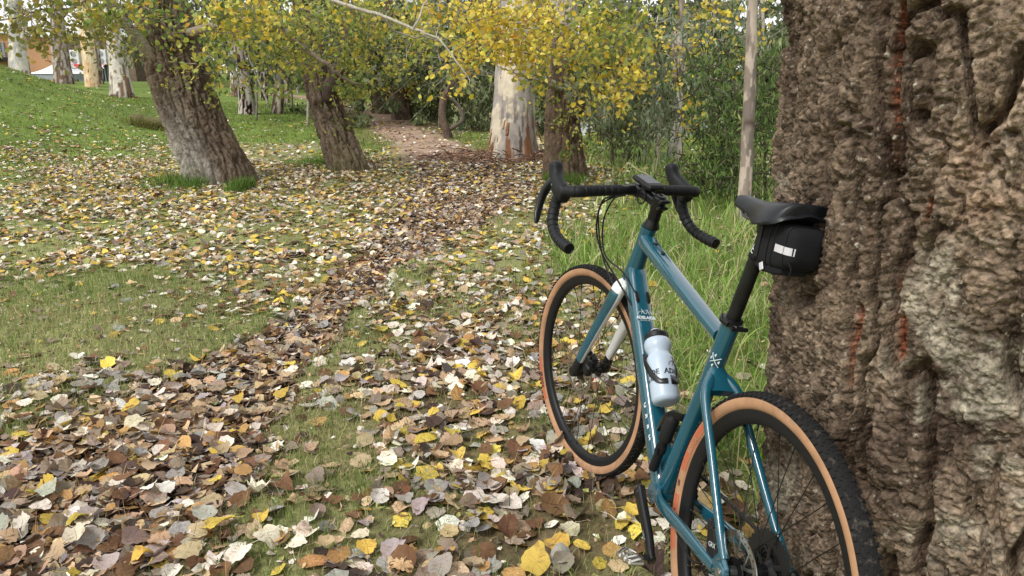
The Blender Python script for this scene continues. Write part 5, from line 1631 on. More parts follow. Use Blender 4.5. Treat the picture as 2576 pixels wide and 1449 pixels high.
def rotor(y):
    mb = MB()
    n = 72
    a = np.linspace(0, 2 * PI, n, endpoint=False)
    ro, ri, t_ = .080, .066, .0009
    revolve(mb, [(ri, y - t_), (ro, y - t_), (ro, y + t_), (ri, y + t_)], n)
    for k in range(36):         # vent slots stand out as dark pins through the track
        aa_ = k / 36 * 2 * PI; rr_ = .0705 + .0045 * (k % 2)
        mb.lathe([(.0024, -t_ - .0003), (.0024, t_ + .0003)], (rr_ * math.cos(aa_), y, rr_ * math.sin(aa_)), (0, 1, 0), 8, mat=1)
    for k in range(6):
        aa_ = k / 6 * 2 * PI
        p = [(.026 * math.cos(aa_), y, .026 * math.sin(aa_)), (.045 * math.cos(aa_ + .35), y, .045 * math.sin(aa_ + .35)), (.067 * math.cos(aa_ + .42), y, .067 * math.sin(aa_ + .42))]
        mb.tube(spline(p, 6), [(.0009, .0035)] * 7, 6, side=(0, 1, 0))
        p = [(.026 * math.cos(aa_ + .3), y, .026 * math.sin(aa_ + .3)), (.045 * math.cos(aa_ + .05), y, .045 * math.sin(aa_ + .05)), (.067 * math.cos(aa_ - .05), y, .067 * math.sin(aa_ - .05))]
        mb.tube(spline(p, 6), [(.0009, .0028)] * 7, 6, side=(0, 1, 0))
    revolve(mb, [(.018, y - .003), (.029, y - .0015), (.029, y + .0015), (.018, y + .003)], 36, 2)
    return mb

def make_wheel(name_label, xf, rear):
    hub = MB()
    w = .058 if rear else .050
    hub.lathe([(.010, -w), (.013, -w + .004), (.016, -.036), (.026, -.034), (.026, -.030), (.015, -.022), (.0145, .020), (.024, .028), (.024, .031), (.017, .034), (.013, w - .004), (.010, w)], (0, 0, 0), (0, 1, 0), 26)
    wh = hub.build('wheel', m_blk, bike, xf=xf); sharp(wh.data, 35)
    wh['label'] = name_label
    for nm, me in (('rim', ME_RIM), ('tyre', ME_TYRE), ('tread_knobs', ME_KNOB)):
        o_ = bpy.data.objects.new(nm, me); COL.objects.link(o_); o_.parent = wh
        if nm == 'tread_knobs': o_['kind'] = 'stuff'
    E(rotor(.042 if rear else .038), 'brake_rotor', [m_silver, m_print, m_blk], wh)
    ns = 28
    for k in range(ns):
        s = 1 if k % 2 else -1
        a_r = (k + .5) / ns * 2 * PI
        lead = (1 if (k // 2) % 2 else -1) * 1.25
        a_h = a_r + lead
        rf = .0235
        p0 = Vector((rf * math.cos(a_h), s * (.032 if s < 0 else .0295), rf * math.sin(a_h)))
        p1 = Vector((.2868 * math.cos(a_r), s * .0035, .2868 * math.sin(a_r)))
        dv = p1 - p0
        o_ = bpy.data.objects.new('spoke', ME_SPOKE); COL.objects.link(o_); o_.parent = wh
        o_.location = p0; o_.rotation_mode = 'QUATERNION'; o_.rotation_quaternion = dv.to_track_quat('Z', 'Y'); o_.scale = (1, 1, dv.length)
        n_ = bpy.data.objects.new('nipple', ME_NIP); COL.objects.link(n_); n_.parent = wh
        n_.location = p1 - dv.normalized() * .013; n_.rotation_mode = 'QUATERNION'; n_.rotation_quaternion = dv.to_track_quat('Z', 'Y'); n_.scale = (1, 1, .014)
    mb = MB(); mb.tube([(.285 * math.cos(3.5), 0, .285 * math.sin(3.5)), (.262 * math.cos(3.5), 0, .262 * math.sin(3.5))], [.003, .0028], 8); E(mb, 'valve', m_silver, wh)
    return wh

W_R = make_wheel('rear wheel with cassette, close to the old tree', Matrix.Translation((0, 0, WR)), True)
W_F = make_wheel('front wheel turned slightly to the left', STEER @ Matrix.Translation((WB, 0, WR)), False)


def side_print(wh, a0, a1, r0, r1, m, name, y0=.0206, n=14):
    """patch on the left sidewall from angle a0 to a1"""
    mb = MB(); rows = []
    prof = [(r, y) for r, y in tyre_side]
    rs = np.linspace(r0, r1, 4)
    for a_ in np.linspace(a0, a1, n):
        for r in rs:
            y = np.interp(r, [p[0] for p in prof], [p[1] for p in prof]) + .0007
            rows.append((r * math.cos(a_), y, r * math.sin(a_)))
    q = [(i * 4 + j, i * 4 + j + 1, i * 4 + j + 5, i * 4 + j + 4) for i in range(n - 1) for j in range(3)]
    mb.add(rows, q); return mb.build(name, m, wh, smooth=True)

def side_text(wh, s, size, a_c, r_c, m, flip=1, thick=.0004):
    v, f = text_mesh(s, size, thick)
    P = []
    for x, y, z in v:
        r = r_c + y * flip; a_ = a_c - x / r_c * flip
        yy = np.interp(r, [p[0] for p in tyre_side], [p[1] for p in tyre_side]) + .0014
        P.append((r * math.cos(a_), yy, r * math.sin(a_)))
    mb = MB(); mb.poly(P, f); return mb.build('tyre_lettering', m, wh, smooth=False)

# the printing reads along the left (front) side of the rear tyre
side_print(W_R, math.radians(8), math.radians(34), .3190, .3355, m_tanred, 'tyre_label')
side_text(W_R, 'RIDDLER', .0135, math.radians(22), .3270, m_tan, -1, .0006)
side_text(W_R, '700', .0105, math.radians(2), .3275, m_print, -1, .0005)
side_print(W_R, math.radians(-26), math.radians(-3), .3190, .3340, m_tanred, 'tyre_label')
side_text(W_R, 'LIGHT FAST', .0085, math.radians(-13), .3265, m_print, -1, .0004)
side_print(W_F, math.radians(-40), math.radians(-12), .3200, .3345, m_tanred, 'tyre_label')
side_text(W_F, 'RIDDLER', .0150, math.radians(-27), .3275, m_print, -1, .0012)

# cassette and chain and rear mech
def sprocket(mb, r, y, nt, c=(0, 0, 0), th=.0009, inner=.5):
    a = np.linspace(0, 2 * PI, nt * 4, endpoint=False)
    k = np.arange(nt * 4) % 4
    rr_ = np.where((k == 0) | (k == 1), r, r - .0042)
    n = len(a)
    ring = lambda rad, yy: np.stack([c[0] + rad * np.cos(a), np.full(n, c[1] + yy), c[2] + rad * np.sin(a)], -1)
    V = np.concatenate([ring(rr_, y + th), ring(rr_, y - th), ring(np.full(n, r * inner), y - th), ring(np.full(n, r * inner), y + th)])
    j = np.arange(n); q = []
    for b in range(4):
        b2 = (b + 1) % 4
        q.append(np.stack([b * n + j, b2 * n + j, b2 * n + (j + 1) % n, b * n + (j + 1) % n], -1))
    mb.add(V, np.concatenate(q), None)
mb = MB()
for k, (t_, r_) in enumerate(((42, .085), (37, .075), (32, .065), (28, .057), (24, .049), (21, .043), (18, .037), (15, .031), (13, .027), (11, .023))):
    sprocket(mb, r_, -.0275 - k * .0037, t_, inner=.62 if k < 5 else .4)
for k in range(6):
    a_ = k / 6 * 2 * PI
    mb.tube([(.018 * math.cos(a_), -.029, .018 * math.sin(a_)), (.055 * math.cos(a_ + .3), -.0285, .055 * math.sin(a_ + .3))], [(.006, .0015), (.004, .0012)], 6, side=(-math.sin(a_), 0, math.cos(a_)))
mb.lathe([(.020, -.028), (.020, -.062)], (0, 0, 0), (0, 1, 0), 18)
E(mb, 'cassette', m_dsteel, W_R)
# chainring
mb = MB(); sprocket(mb, .082, -.046, 40, BB, .0014, .78)
for k in range(4):
    a_ = k / 4 * 2 * PI + .5
    mb.tube([BB + [.01 * math.cos(a_), -.052, .01 * math.sin(a_)], BB + [.066 * math.cos(a_), -.047, .066 * math.sin(a_)]], [(.010, .004), (.007, .003)], 8, side=(-math.sin(a_), 0, math.cos(a_)))
E(mb, 'chainring', m_blk)
yc_ = -.046; ys = -.040
top_a = np.array([BB[0] - .01, yc_, BB[2] + .082]); top_b = np.array([.006, ys, WR + .0495])
jock1 = np.array([.012, ys, WR - .095]); jock2 = np.array([.045, ys, WR - .165])
path = [top_b + (top_a - top_b) * t for t in np.linspace(0, 1, 24)]
path += [BB + [.082 * math.cos(a_), yc_, .082 * math.sin(a_)] for a_ in np.linspace(PI * .52, -PI * .46, 20)]
low_a = path[-1]
path += [low_a + (jock2 + [0, 0, -.02] - low_a) * t for t in np.linspace(.04, 1, 24)]
path += [jock2 + [-.02, 0, 0], jock1 + [.022, 0, .0], jock1 + [.01, 0, .025]]
path += [np.array([.048 * math.cos(a_), ys, WR + .048 * math.sin(a_)]) for a_ in np.linspace(-.9, -PI, 8)[::-1][::-1]] if False else []
P_ = np.array(path); seg = np.r_[0, np.cumsum(np.linalg.norm(np.diff(P_, axis=0), axis=1))]
nl = int(seg[-1] / .0127); ch = MB()
def chp(s_): return np.array([np.interp(s_, seg, P_[:, i]) for i in range(3)])
for k in range(nl):
    a_, b_ = chp(k * .0127), chp((k + 1) * .0127)
    t_ = nrm(b_ - a_); y_ = np.array([0, 1.0, 0]); n_ = np.cross(t_, y_)
    w_ = .0026 if k % 2 else .0018
    for s in (1, -1):
        ch.box((a_ + b_) / 2 + y_ * s * w_, (.0155, .0009, .0078), np.stack([t_, y_, n_], -1), bev=.0004)
    ch.lathe([(.0034, -.0028), (.0034, .0028)], a_, y_, 7)
o_ = E(ch, 'chain', m_dsteel, smooth=False, angle=None); o_['kind'] = 'stuff'
mb = MB()
mb.box((.018, -.060, WR - .060), (.030, .018, .060), bev=.006); mb.box(((jock1 + jock2) / 2)[0:3] + [0, -.010, 0], (.03, .003, .10), np.array([[.9, 0, -.42], [0, 1, 0], [.42, 0, .9]]), bev=.001)
for j_ in (jock1, jock2):
    sprocket(mb, .022, 0, 11, j_, .002, .3)
mb.tube(spline([(.03, -.066, WR - .01), (-.02, -.075, WR + .015), (-.075, -.076, WR - .01), (-.085, -.072, WR - .06), (-.04, -.068, WR - .085), (.0, -.064, WR - .08)], 24), .0026, 8)
E(mb, 'rear_derailleur', m_blk2)

# ---- cranks and pedals
CA = math.radians(-150)
cd_ = np.array([math.cos(CA), 0, math.sin(CA)])
def crank(s, dirv):
    mb = MB()
    y0, y1 = s * .0635, s * .078
    pts = [BB + [0, y0 + s * .006, 0] - dirv * .013, BB + [0, y0 + s * .006, 0], BB + [0, y0 + s * .008, 0] + dirv * .04, BB + [0, y0 + s * .012, 0] + dirv * .12, BB + [0, y1 + s * .003, 0] + dirv * .165, BB + [0, y1 + s * .003, 0] + dirv * .182]
    P = spline(pts, 20)
    w = np.interp(np.linspace(0, 1, 21), [0, .06, .2, .5, .85, .95, 1], [.011, .0205, .0195, .0170, .0155, .0165, .010])
    h = np.interp(np.linspace(0, 1, 21), [0, .06, .5, 1], [.0075, .0115, .0100, .0080])
    sd = nrm(np.cross(dirv, [0, 1.0, 0]))
    secs = []
    T = nrm(np.gradient(P, axis=0))
    for i_ in range(21):
        U = nrm(np.cross(T[i_], sd)); r = rnd(w[i_], h[i_], 20, 3.2)
        secs.append(P[i_] + r[:, :1] * sd + r[:, 1:] * U)
    mb.loft(secs)
    c = E(mb, 'crank_arm', m_blk)
    mb = MB(); mb.lathe([(.0118, 0), (.0105, .002), (.0085, .002), (.0085, -.003), (0, -.003)], BB + [0, s * .0795, 0], (0, s, 0), 20); E(mb, 'crank_bolt', m_blk2, c)
    if s > 0:
        mb = MB(); mb.lathe([(.0035, 0), (.0035, .001), (0, .001)], BB + [0, .0748, 0] - dirv * .0165, (0, 1, 0), 10); E(mb, 'pinch_bolt', m_silver, c)
        put_text('GRX', .013, BB + [0, .0862, 0] + dirv * .115, dirv, np.cross([0, 1.0, 0], dirv) * 1.0, m_decal2, c, thick=.0004)
    # pedal
    e = BB + dirv * .1725; ya = e[1] + s * .0875
    pd = MB()
    pd.tube([e + [0, s * .080, 0], e + [0, s * .100, 0]], .0095, 14, mat=0)
    pd.tube([e + [0, s * .099, 0], e + [0, s * .128, 0]], [.0085, .0105], 14, mat=0)
    pc = e + np.array([0, s * .128, 0]); 
    po = E(pd, 'pedal', m_blk2)
    pd = MB()
    Rb = np.array([[.94, 0, .34], [0, 1, 0], [-.34, 0, .94]])
    pd.box(pc + Rb @ [0, s * .002, 0], (.030, .046, .018), Rb, bev=.006)
    for sg in (1, -1):
        pd.box(pc + Rb @ [.030 * sg, s * .006, 0], (.026, .040, .012), Rb, bev=.004)
        pd.tube(spline([pc + Rb @ [.042 * sg, -.018, .004], pc + Rb @ [.050 * sg, 0, .012], pc + Rb @ [.042 * sg, .020, .004]], 8), .0028, 6)
        pd.tube(spline([pc + Rb @ [.020 * sg, -.018, .008], pc + Rb @ [.030 * sg, 0, .015], pc + Rb @ [.020 * sg, .020, .008]], 8), .0022, 6)
        pd.lathe([(.0045, 0), (.0045, .005), (0, .005)], pc + Rb @ [.012 * sg, s * .018, .008], Rb @ [0, 0, 1], 10)
    E(pd, 'cleat_cage', m_silver, po)
crank(1, cd_); crank(-1, -cd_)

# ---- fork, stem, bar: drawn straight, then turned
FA = np.array([WB, 0, WR])
crown = np.array([.905, 0, .700])
fk = MB()
ax_ = np.array([AX.x, 0, AX.z])
stube(fk, [HT1 + ax_ * -.002, crown - ax_ * -.0, crown - ax_ * .018], [(.029, .029), (.033, .028), (.036, .022)], 22, 2.2)
for s in (1, -1):
    pts = [crown + [-.004, s * .012, .004], crown + np.array([.000, s * .038, -.008]), crown + np.array([.014, s * .0500, -.048]), crown * .52 + FA * .48 + [-.002, s * .052, 0], FA + np.array([-.026, s * .056, .052])]
    P = spline(pts, 22); n = 23
    wv = np.interp(np.linspace(0, 1, n), [0, .15, .4, 1], [.022, .0185, .0150, .0110]); hv = np.interp(np.linspace(0, 1, n), [0, .15, .4, 1], [.026, .0255, .0250, .0165])
    T = nrm(np.gradient(P, axis=0)); secs = []
    for i_ in range(n):
        S = nrm(np.array([0, 1.0, 0]) - T[i_] * T[i_][1]); U = np.cross(T[i_], S)
        r = rnd(wv[i_], hv[i_], 24, 2.7); secs.append(P[i_] + r[:, :1] * S + r[:, 1:] * U)
    secs = np.array(secs)
    m_, k_ = secs.shape[:2]
    i = np.arange(m_ - 1)[:, None]; j = np.arange(k_)[None]
    q = np.stack([i * k_ + j, i * k_ + (j + 1) % k_, (i + 1) * k_ + (j + 1) % k_, (i + 1) * k_ + j], -1)
    mi = np.zeros((m_ - 1, k_), int)
    th = (np.arange(k_) + .5) / k_ * 2 * PI
    outer = np.cos(th) * s > .60          # outer half of the blade is teal below the crown
    mi[8:, :] = outer.astype(int)[None]
    fk.add(secs.reshape(-1, 3), q.reshape(-1, 4), None, mi.reshape(-1))
    fk.add(secs[-1], None, [(0, a_, a_ + 1) for a_ in range(1, k_ - 1)], 2)
    # black foot with the axle boss
    stube(fk, spline([FA + np.array([-.0275, s * .056, .056]), FA + np.array([-.018, s * .0575, .030]), FA + np.array([-.002, s * .058, .002])], 8), [(.0105, .0158), (.0112, .0165), (.0116, .017), (.0118, .0175), (.012, .018), (.012, .0185), (.012, .019), (.0115, .0185), (.010, .016)], 18, 2.4, mat=2)
    fk.lathe([(.0155, -.011), (.017, -.008), (.017, .008), (.015, .011)], FA + [0, s * .058, 0], (0, 1, 0), 20, mat=2)
    fk.lathe([(.0085, 0), (.0085, -.004), (0, -.004)], FA + [0, s * .0692, 0], (0, s, 0), 14, mat=2)
fork = E(fk, 'fork', [m_fwhite, m_teal, m_blk2], xf=STEER, angle=40)
for s in (1, -1):
    for t_ in (.30, .45, .88):
        c = crown * (1 - t_) + FA * t_ + np.array([-.006, s * (.0485 + .0075 * t_ + .0105 - .003 * t_), 0])
        mb = MB(); mb.lathe([(.0045, 0), (.004, .0022), (.002, .0024), (0, .0018)], c, (-.3, s, 0), 10); E(mb, 'bolt', m_blk, fork)
# front brake caliper behind the left leg
def caliper(c, R, name, parent, xf=None, lab=None):
    mb = MB()
    mb.box(c, (.036, .034, .070), R, bev=.007)
    mb.box(c + R @ [-.012, .010, -.012], (.030, .020, .040), R, bev=.005)
    for k in range(5):
        mb.box(c + R @ [-.0185, .0, .022 - k * .0095], (.006, .026, .0042), R @ np.array([[1, 0, 0], [0, .9, -.43], [0, .43, .9]]), bev=.0012)
    mb.box(c + R @ [.014, .008, .0], (.012, .016, .094), R, bev=.004)
    mb.tube([c + R @ [-.004, .014, .034], c + R @ [-.006, .014, .052]], [.0055, .004], 10)
    o_ = E(mb, name, m_blk2, parent, xf=xf)
    return o_
Rf = np.array([[.88, 0, -.47], [0, 1, 0], [.47, 0, .88]])
cal = caliper(FA + np.array([-.060, .036, .046]), Rf, 'brake_caliper', bike, STEER)
mb = MB(); mb.box(FA + np.array([-.072, .030, -.004]), (.004, .012, .014), Rf, bev=.001); E(mb, 'pad_clip', m_orange, cal)
Rr = np.array([[.95, 0, .30], [0, 1, 0], [-.30, 0, .95]])
rc = caliper(np.array([.074, .046, WR + .016]), Rr, 'brake_caliper', bike)
put_text('GRX', .014, np.array([.060, .0665, WR + .020]), np.array([-.95, 0, .3]) * -1 @ np.diag([-1, 1, -1]), np.array([.30, 0, .95]), m_decal, rc)

# headset cap and spacers, stem
st = MB()
st.lathe([(.0245, 0), (.0242, .003), (.020, .014), (.0175, .022), (.0170, .024), (.0178, .0245), (.0178, .0345), (.0170, .035), (.0178, .0355), (.0178, .0455), (.0170, .046), (.0178, .0465), (.0178, .052)], HT0 + ax_ * .001, ax_, 28)
stm = HT0 + ax_ * .074
st.lathe([(.0175, -.022), (.0195, -.020), (.0195, .020), (.0165, .0225)], stm, ax_, 24)
st.lathe([(.0150, 0), (.0150, .003), (.0125, .0045), (.006, .0045), (.006, .002), (0, .002)], stm + ax_ * .0225, ax_, 22)
BARC = np.array([.9136, 0, .984])
stube(st, [stm + np.array([.006, 0, .001]), stm * .5 + BARC * .5 + [0, 0, .001], BARC + np.array([-.004, 0, 0])], [(.0165, .0165), (.0155, .0150), (.020, .018)], 22, 2.8)
st.box(BARC + np.array([.002, 0, 0]), (.040, .046, .040), np.array([[.98, 0, -.17], [0, 1, 0], [.17, 0, .98]]), bev=.009)
for dz_ in (.010, -.010):
    st.box(stm + ax_ * dz_ + np.array([-.022, 0, 0]), (.012, .030, .011), bev=.003)
    st.lathe([(.0042, -.017), (.0042, .017)], stm + ax_ * dz_ + np.array([-.024, 0, 0]), (0, 1, 0), 10, mat=1)
stem = E(st, 'stem', [m_blk, m_dsteel], xf=STEER)

# bar: bare centre, taped outside
def bar_path(s):
    return spline([(.9136, s * .0, .984), (.9136, s * .10, .983), (.9150, s * .185, .980), (.925, s * .207, .977), (.955, s * .2150, .973), (.985, s * .2185, .965), (1.000, s * .222, .945), (1.003, s * .2280, .915), (.990, s * .2370, .880), (.955, s * .2440, .852), (.905, s * .2490, .838), (.853, s * .2525, .8315)], 96)
Pl = bar_path(1)
mb = MB(); mb.tube(np.vstack([[(.9136, y, .984) for y in np.linspace(-.07, .07, 9)]]), [.0130, .0140, .0155, .0159, .0159, .0159, .0155, .0140, .0130], 20)
bar = E(mb, 'handlebar', m_blk, xf=STEER)
for s in (1, -1):
    P = bar_path(s); seg = np.r_[0, np.cumsum(np.linalg.norm(np.diff(P, axis=0), axis=1))]
    L_ = seg[-1]; ss_ = np.arange(.052, L_, .0013); P2 = np.stack([np.interp(ss_, seg, P[:, i]) for i in range(3)], -1)
    ph = (ss_ / .0205) % 1.0
    r = .0158 + .0010 * ph - .0030 * (ph < .10) + .0004 * np.sin(ss_ * 40)
    r = np.where(ss_ < .062, .0140, r)
    mb = MB(); mb.tube(P2, r, 20)
    tp = E(mb, 'bar_tape', m_rubber, bar, angle=None)
    e = P2[-1]; t_ = nrm(P2[-1] - P2[-4])
    mb = MB(); mb.lathe([(.0158, -.002), (.0163, .0), (.0160, .004), (.0128, .0055), (.0122, .0045), (0, .0042)], e, t_, 24); E(mb, 'bar_plug', m_blk, bar)
    # brake hood and lever
    hp = [(.962, s * .2155, .958), (.985, s * .2175, .968), (1.010, s * .2160, .981), (1.032, s * .2120, .996), (1.046, s * .2085, 1.014), (1.053, s * .2065, 1.034), (1.056, s * .2060, 1.048)]
    H_ = spline(hp, 26)
    wv = np.interp(np.linspace(0, 1, 27), [0, .12, .35, .6, .85, .95, 1], [.018, .0205, .0190, .0180, .0190, .0165, .007]); hv = np.interp(np.linspace(0, 1, 27), [0, .12, .35, .6, .85, .95, 1], [.022, .0285, .0270, .0225, .0205, .0165, .007])
    mb = MB(); stube(mb, H_, np.stack([wv, hv], -1), 26, 2.5)
    hd = E(mb, 'brake_hood', m_rubber, xf=STEER, angle=None)
    mb = MB(); mb.lathe([(.0032, 0), (.0032, .001), (0, .001)], (1.018, s * .2325, .984), (-.2, s, .1), 10); E(mb, 'pivot_pin', m_silver, hd)
    lv = spline([(1.036, s * .2190, .996), (1.054, s * .2270, .976), (1.062, s * .2400, .942), (1.054, s * .2530, .905), (1.040, s * .2630, .880), (1.034, s * .2680, .868)], 22)
    mb = MB(); n = 23
    mb_w = np.interp(np.linspace(0, 1, n), [0, .25, .7, 1], [.0095, .0140, .0110, .005]); mb_h = np.interp(np.linspace(0, 1, n), [0, .25, .7, 1], [.014, .0110, .0065, .003])
    stube(mb, lv, np.stack([mb_w, mb_h], -1), 14, 2.4)
    E(mb, 'brake_lever', m_blk, xf=STEER, angle=None)
# cables from under the bar to the frame port and to the fork crown
def steer_pt(p): return np.array((STEER @ Vector([float(a_) for a_ in p]))[:])
port = on_down(.810) + nD * .030
CBL = [
    [steer_pt((.918, .045, .968)), steer_pt((.955, .060, .950)), np.array([.965, .095, .870]), np.array([.930, .085, .780]), np.array([.872, .040, .742]), port + np.array([.004, .0165, .004])],
    [steer_pt((.916, .085, .966)), steer_pt((.950, .100, .945)), np.array([.975, .110, .850]), np.array([.950, .085, .775]), np.array([.905, .050, .722]), on_down(.80) + nD * .010 + np.array([0, .0285, 0])],
    [steer_pt((.916, .080, .966)), steer_pt((.962, .098, .930)), np.array([1.0, .095, .850]), np.array([.985, .070, .760]), steer_pt((.930, .046, .695)), steer_pt((.925, .030, .680))]]
for c_ in CBL:
    mb = MB(); mb.tube(spline(c_, 40), .0026, 8); E(mb, 'cable', m_blk2)
mb = MB(); mb.tube(spline([steer_pt(FA + np.array([-.064, .050, .098])), steer_pt(FA + np.array([-.075, .046, .15])), steer_pt(FA + np.array([-.085, .046, .20]))], 12), .0026, 8); E(mb, 'cable', m_blk2)
mb = MB(); mb.tube(spline([(.25, .048, .295), (.20, .056, .288), (.13, .060, .290), (.085, .058, .320), (.072, .056, .350)], 20), .0026, 8); E(mb, 'cable', m_blk2)

# ---- bottle cages
AXB = 0.079
def cage(mb, basept, ax, nrmv, rad, hgt, m=0):
    ax, nrmv = nrm(ax), nrm(nrmv); lat = np.cross(nrmv, ax)
    mb.box(basept + ax * hgt * .45 + nrmv * .006, (.020, .006, hgt * .9), np.stack([lat, nrmv, ax], -1), bev=.002)
    c = basept + nrmv * (rad + .011)
    for s in (1, -1):
        pts = []
        for t in np.linspace(0, 1, 22):
            ang = -PI / 2 + s * (t * PI * .96)
            z_ = hgt * (.95 - 1.12 * ss(.25, .88, t)) if t < .88 else hgt * (-.17 + .0 * t)
            pts.append(c + (lat * math.cos(ang) + nrmv * math.sin(ang)) * (rad + .0035) + ax * (z_ + .052))
        w = np.interp(np.linspace(0, 1, 22), [0, .2, .6, .85, 1], [.013, .011, .0085, .007, .008])
        P = np.array(pts); T = nrm(np.gradient(P, axis=0)); secs = []
        for i_ in range(22):
            rad_d = nrm((P[i_] - c) - ax * ((P[i_] - c) @ ax)); wd = nrm(np.cross(T[i_], rad_d)); r_ = rnd(w[i_], .0026, 12, 3)
            secs.append(P[i_] + r_[:, :1] * wd + r_[:, 1:] * rad_d)
        mb.loft(secs)
CB0 = on_down(.578) + nD * .0285
mb = MB(); cage(mb, CB0, tD, nD, .0365, .085); E(mb, 'bottle_cage', m_blk)
sD = nrm(SC - BB); nS = nrm(np.array([sD[2], 0, -sD[0]]))
CB1 = BB + sD * .085 + nS * .021
mb = MB(); cage(mb, CB1, sD, nS, .0345, .085); E(mb, 'bottle_cage', m_blk)

# ================================================================== things carried by the bicycle
def carried(name, label, cat, pt):
    w = BR @ np.asarray(pt, float) + BC
    o = empty(name, w, label, cat)
    o.matrix_world = BM @ Matrix.Translation(Vector([float(a_) for a_ in pt]))
    return o
def rel(mb, pt):
    mb.v = [x - np.asarray(pt, float) for x in mb.v]; return mb

# water bottle
m_bottle = bpy.data.materials.new('translucent_bottle'); m_bottle.use_nodes = True
b_ = m_bottle.node_tree.nodes['Principled BSDF']
b_.inputs['Base Color'].default_value = (.44, .52, .61, 1); b_.inputs['Roughness'].default_value = .32
b_.inputs['Subsurface Weight'].default_value = .35; b_.inputs['Subsurface Radius'].default_value = (.02, .02, .02); b_.inputs['Subsurface Scale'].default_value = .5
BO = CB0 + nD * .0500 + tD * -.012
bo = carried('water_bottle', 'translucent white water bottle with black cap in the cage on the down tube', 'bottle', BO)
mb = MB(); mb.lathe([(.0, .004), (.024, .001), (.0335, .006), (.0362, .014), (.0365, .070), (.0365, .118), (.0350, .128), (.0290, .138), (.0285, .142), (.0335, .152), (.0362, .162), (.0360, .172), (.0335, .180), (.0300, .184), (.0, .184)], BO, tD, 40, cap=False)
E(rel(mb, BO), 'bottle_body', m_bottle, bo, angle=None)
mb = MB(); mb.lathe([(.0310, .182), (.0325, .184), (.0325, .196), (.0290, .200), (.0150, .2025), (.0100, .2035), (.0095, .212), (.0105, .213), (.0105, .217), (.0080, .2185), (.0, .2185)], BO, tD, 34)
E(rel(mb, BO), 'cap', m_blk2, bo)
mb = MB(); mb.lathe([(.0092, .2105), (.0125, .2110), (.0125, .2145), (.0085, .2150)], BO, tD, 20); E(rel(mb, BO), 'spout', mat('spout_grey', (.35, .36, .37), rough=.5), bo)
m_blkprint = mat('bottle_print', (.02, .025, .04), rough=.5)
# print wraps the bottle: side facing back and to the left
def bottle_text(s, size, ang, h, thick=.0004):
    v, f = text_mesh(s, size, thick); R_ = .0367
    u0 = np.array([0, 1.0, 0]); w0 = nD
    P = []
    for x, y, z in v:
        a_ = ang + x / R_
        P.append(BO + tD * (h + y) + R_ * (u0 * math.cos(a_) + w0 * math.sin(a_)))
    mb = MB(); mb.poly(P, f); rel(mb, BO).build('lettering', m_blkprint, bo, smooth=False)
bottle_text('ADELAIDE', .0200, math.radians(146), .078, .0008)
bottle_text('BIKE HAUS', .0130, math.radians(146), .062, .0004)
bottle_text('ADELAIDE', .0200, math.radians(-16), .078, .0008)
bottle_text('BIKE BLAU', .0130, math.radians(-16), .062, .0004)
mb = MB(); R_ = .0369
def bl_(pts, w=.0007):
    mb.tube([BO + tD * (h + .100) + R_ * (np.array([0, 1.0, 0]) * math.cos(math.radians(146) + x / R_) + nD * math.sin(math.radians(146) + x / R_)) for x, h in pts], w, 4, False)
for cx_ in (-.018, .018):
    bl_([(cx_ + .0125 * math.cos(a_), .0125 * math.sin(a_) - .004) for a_ in np.linspace(0, PI, 12)])
bl_([(-.018, -.004), (-.012, .012), (.011, .012), (0, -.004), (-.012, .012), (-.014, .020), (-.019, .020)]); bl_([(.018, -.004), (.010, .017), (.004, .018)])
rel(mb, BO).build('bicycle_emblem', m_blkprint, bo, smooth=False)

# mini pump strapped beside the seat-tube cage
pa, pb = np.array([.412, .022, .510]), np.array([.438, .040, .340])
pm = carried('mini_pump', 'slim black hand pump strapped beside the seat tube cage below the bottle', 'pump', pb)
t_ = nrm(pa - pb); Lp = np.linalg.norm(pa - pb)
mb = MB(); mb.lathe([(.0105, 0), (.0115, .003), (.0115, .085), (.0120, .087), (.0168, .090), (.0172, .094), (.0172, .148), (.0160, .153), (.0125, .156), (.0125, .160), (.0112, .161), (.0112, .169), (.0100, .172), (0, .172)], pb, t_, 24); E(rel(mb, pb), 'pump_barrel', m_blk2, pm)
mb = MB(); mb.lathe([(.0128, .0), (.0136, .001), (.0136, .019), (.0128, .020)], pb + t_ * .052, t_, 20); mb.box(pb + t_ * .062 + [-.006, .0135, 0], (.014, .006, .018), bev=.002); E(rel(mb, pb), 'strap', m_fabric, pm)
mb = MB(); mb.lathe([(.0122, 0), (.0127, .0015), (.0122, .003)], pb + t_ * .1575, t_, 20); E(rel(mb, pb), 'collar_ring', m_dsteel, pm)
# saddle bag
SB = np.array([.13, 0, .955])
sb = carried('saddle_bag', 'small black bag with a pale reflective strip strapped under the saddle', 'bag', SB)
def bagsec(x, z0, z1, hw, tilt=0):
    r = rnd(hw, (z1 - z0) / 2, 32, 5.2)
    return [(x + tilt * b_, a_, (z0 + z1) / 2 + b_) for a_, b_ in r]
bs = [bagsec(.226, .905, .985, .026, -.25), bagsec(.222, .893, .994, .032, -.25), bagsec(.205, .884, 1.000, .037, -.2), bagsec(.170, .878, 1.004, .0405, -.1), bagsec(.135, .880, 1.008, .043), bagsec(.1345, .8805, 1.0075, .0422), bagsec(.130, .881, 1.009, .0438), bagsec(.112, .883, 1.009, .0440), bagsec(.1115, .884, 1.008, .0428), bagsec(.107, .884, 1.010, .0445), bagsec(.075, .890, 1.010, .0440), bagsec(.050, .900, 1.004, .040), bagsec(.038, .914, .992, .033), bagsec(.034, .93, .975, .022)]
bb_ = np.array(bs)
def bagmap(q):
    q = np.array(q, float); q[..., 0] = .215 - (.226 - q[..., 0]) * .76; q[..., 1] *= .92; q[..., 2] = 1.030 - (1.012 - q[..., 2]) * .72
    return q
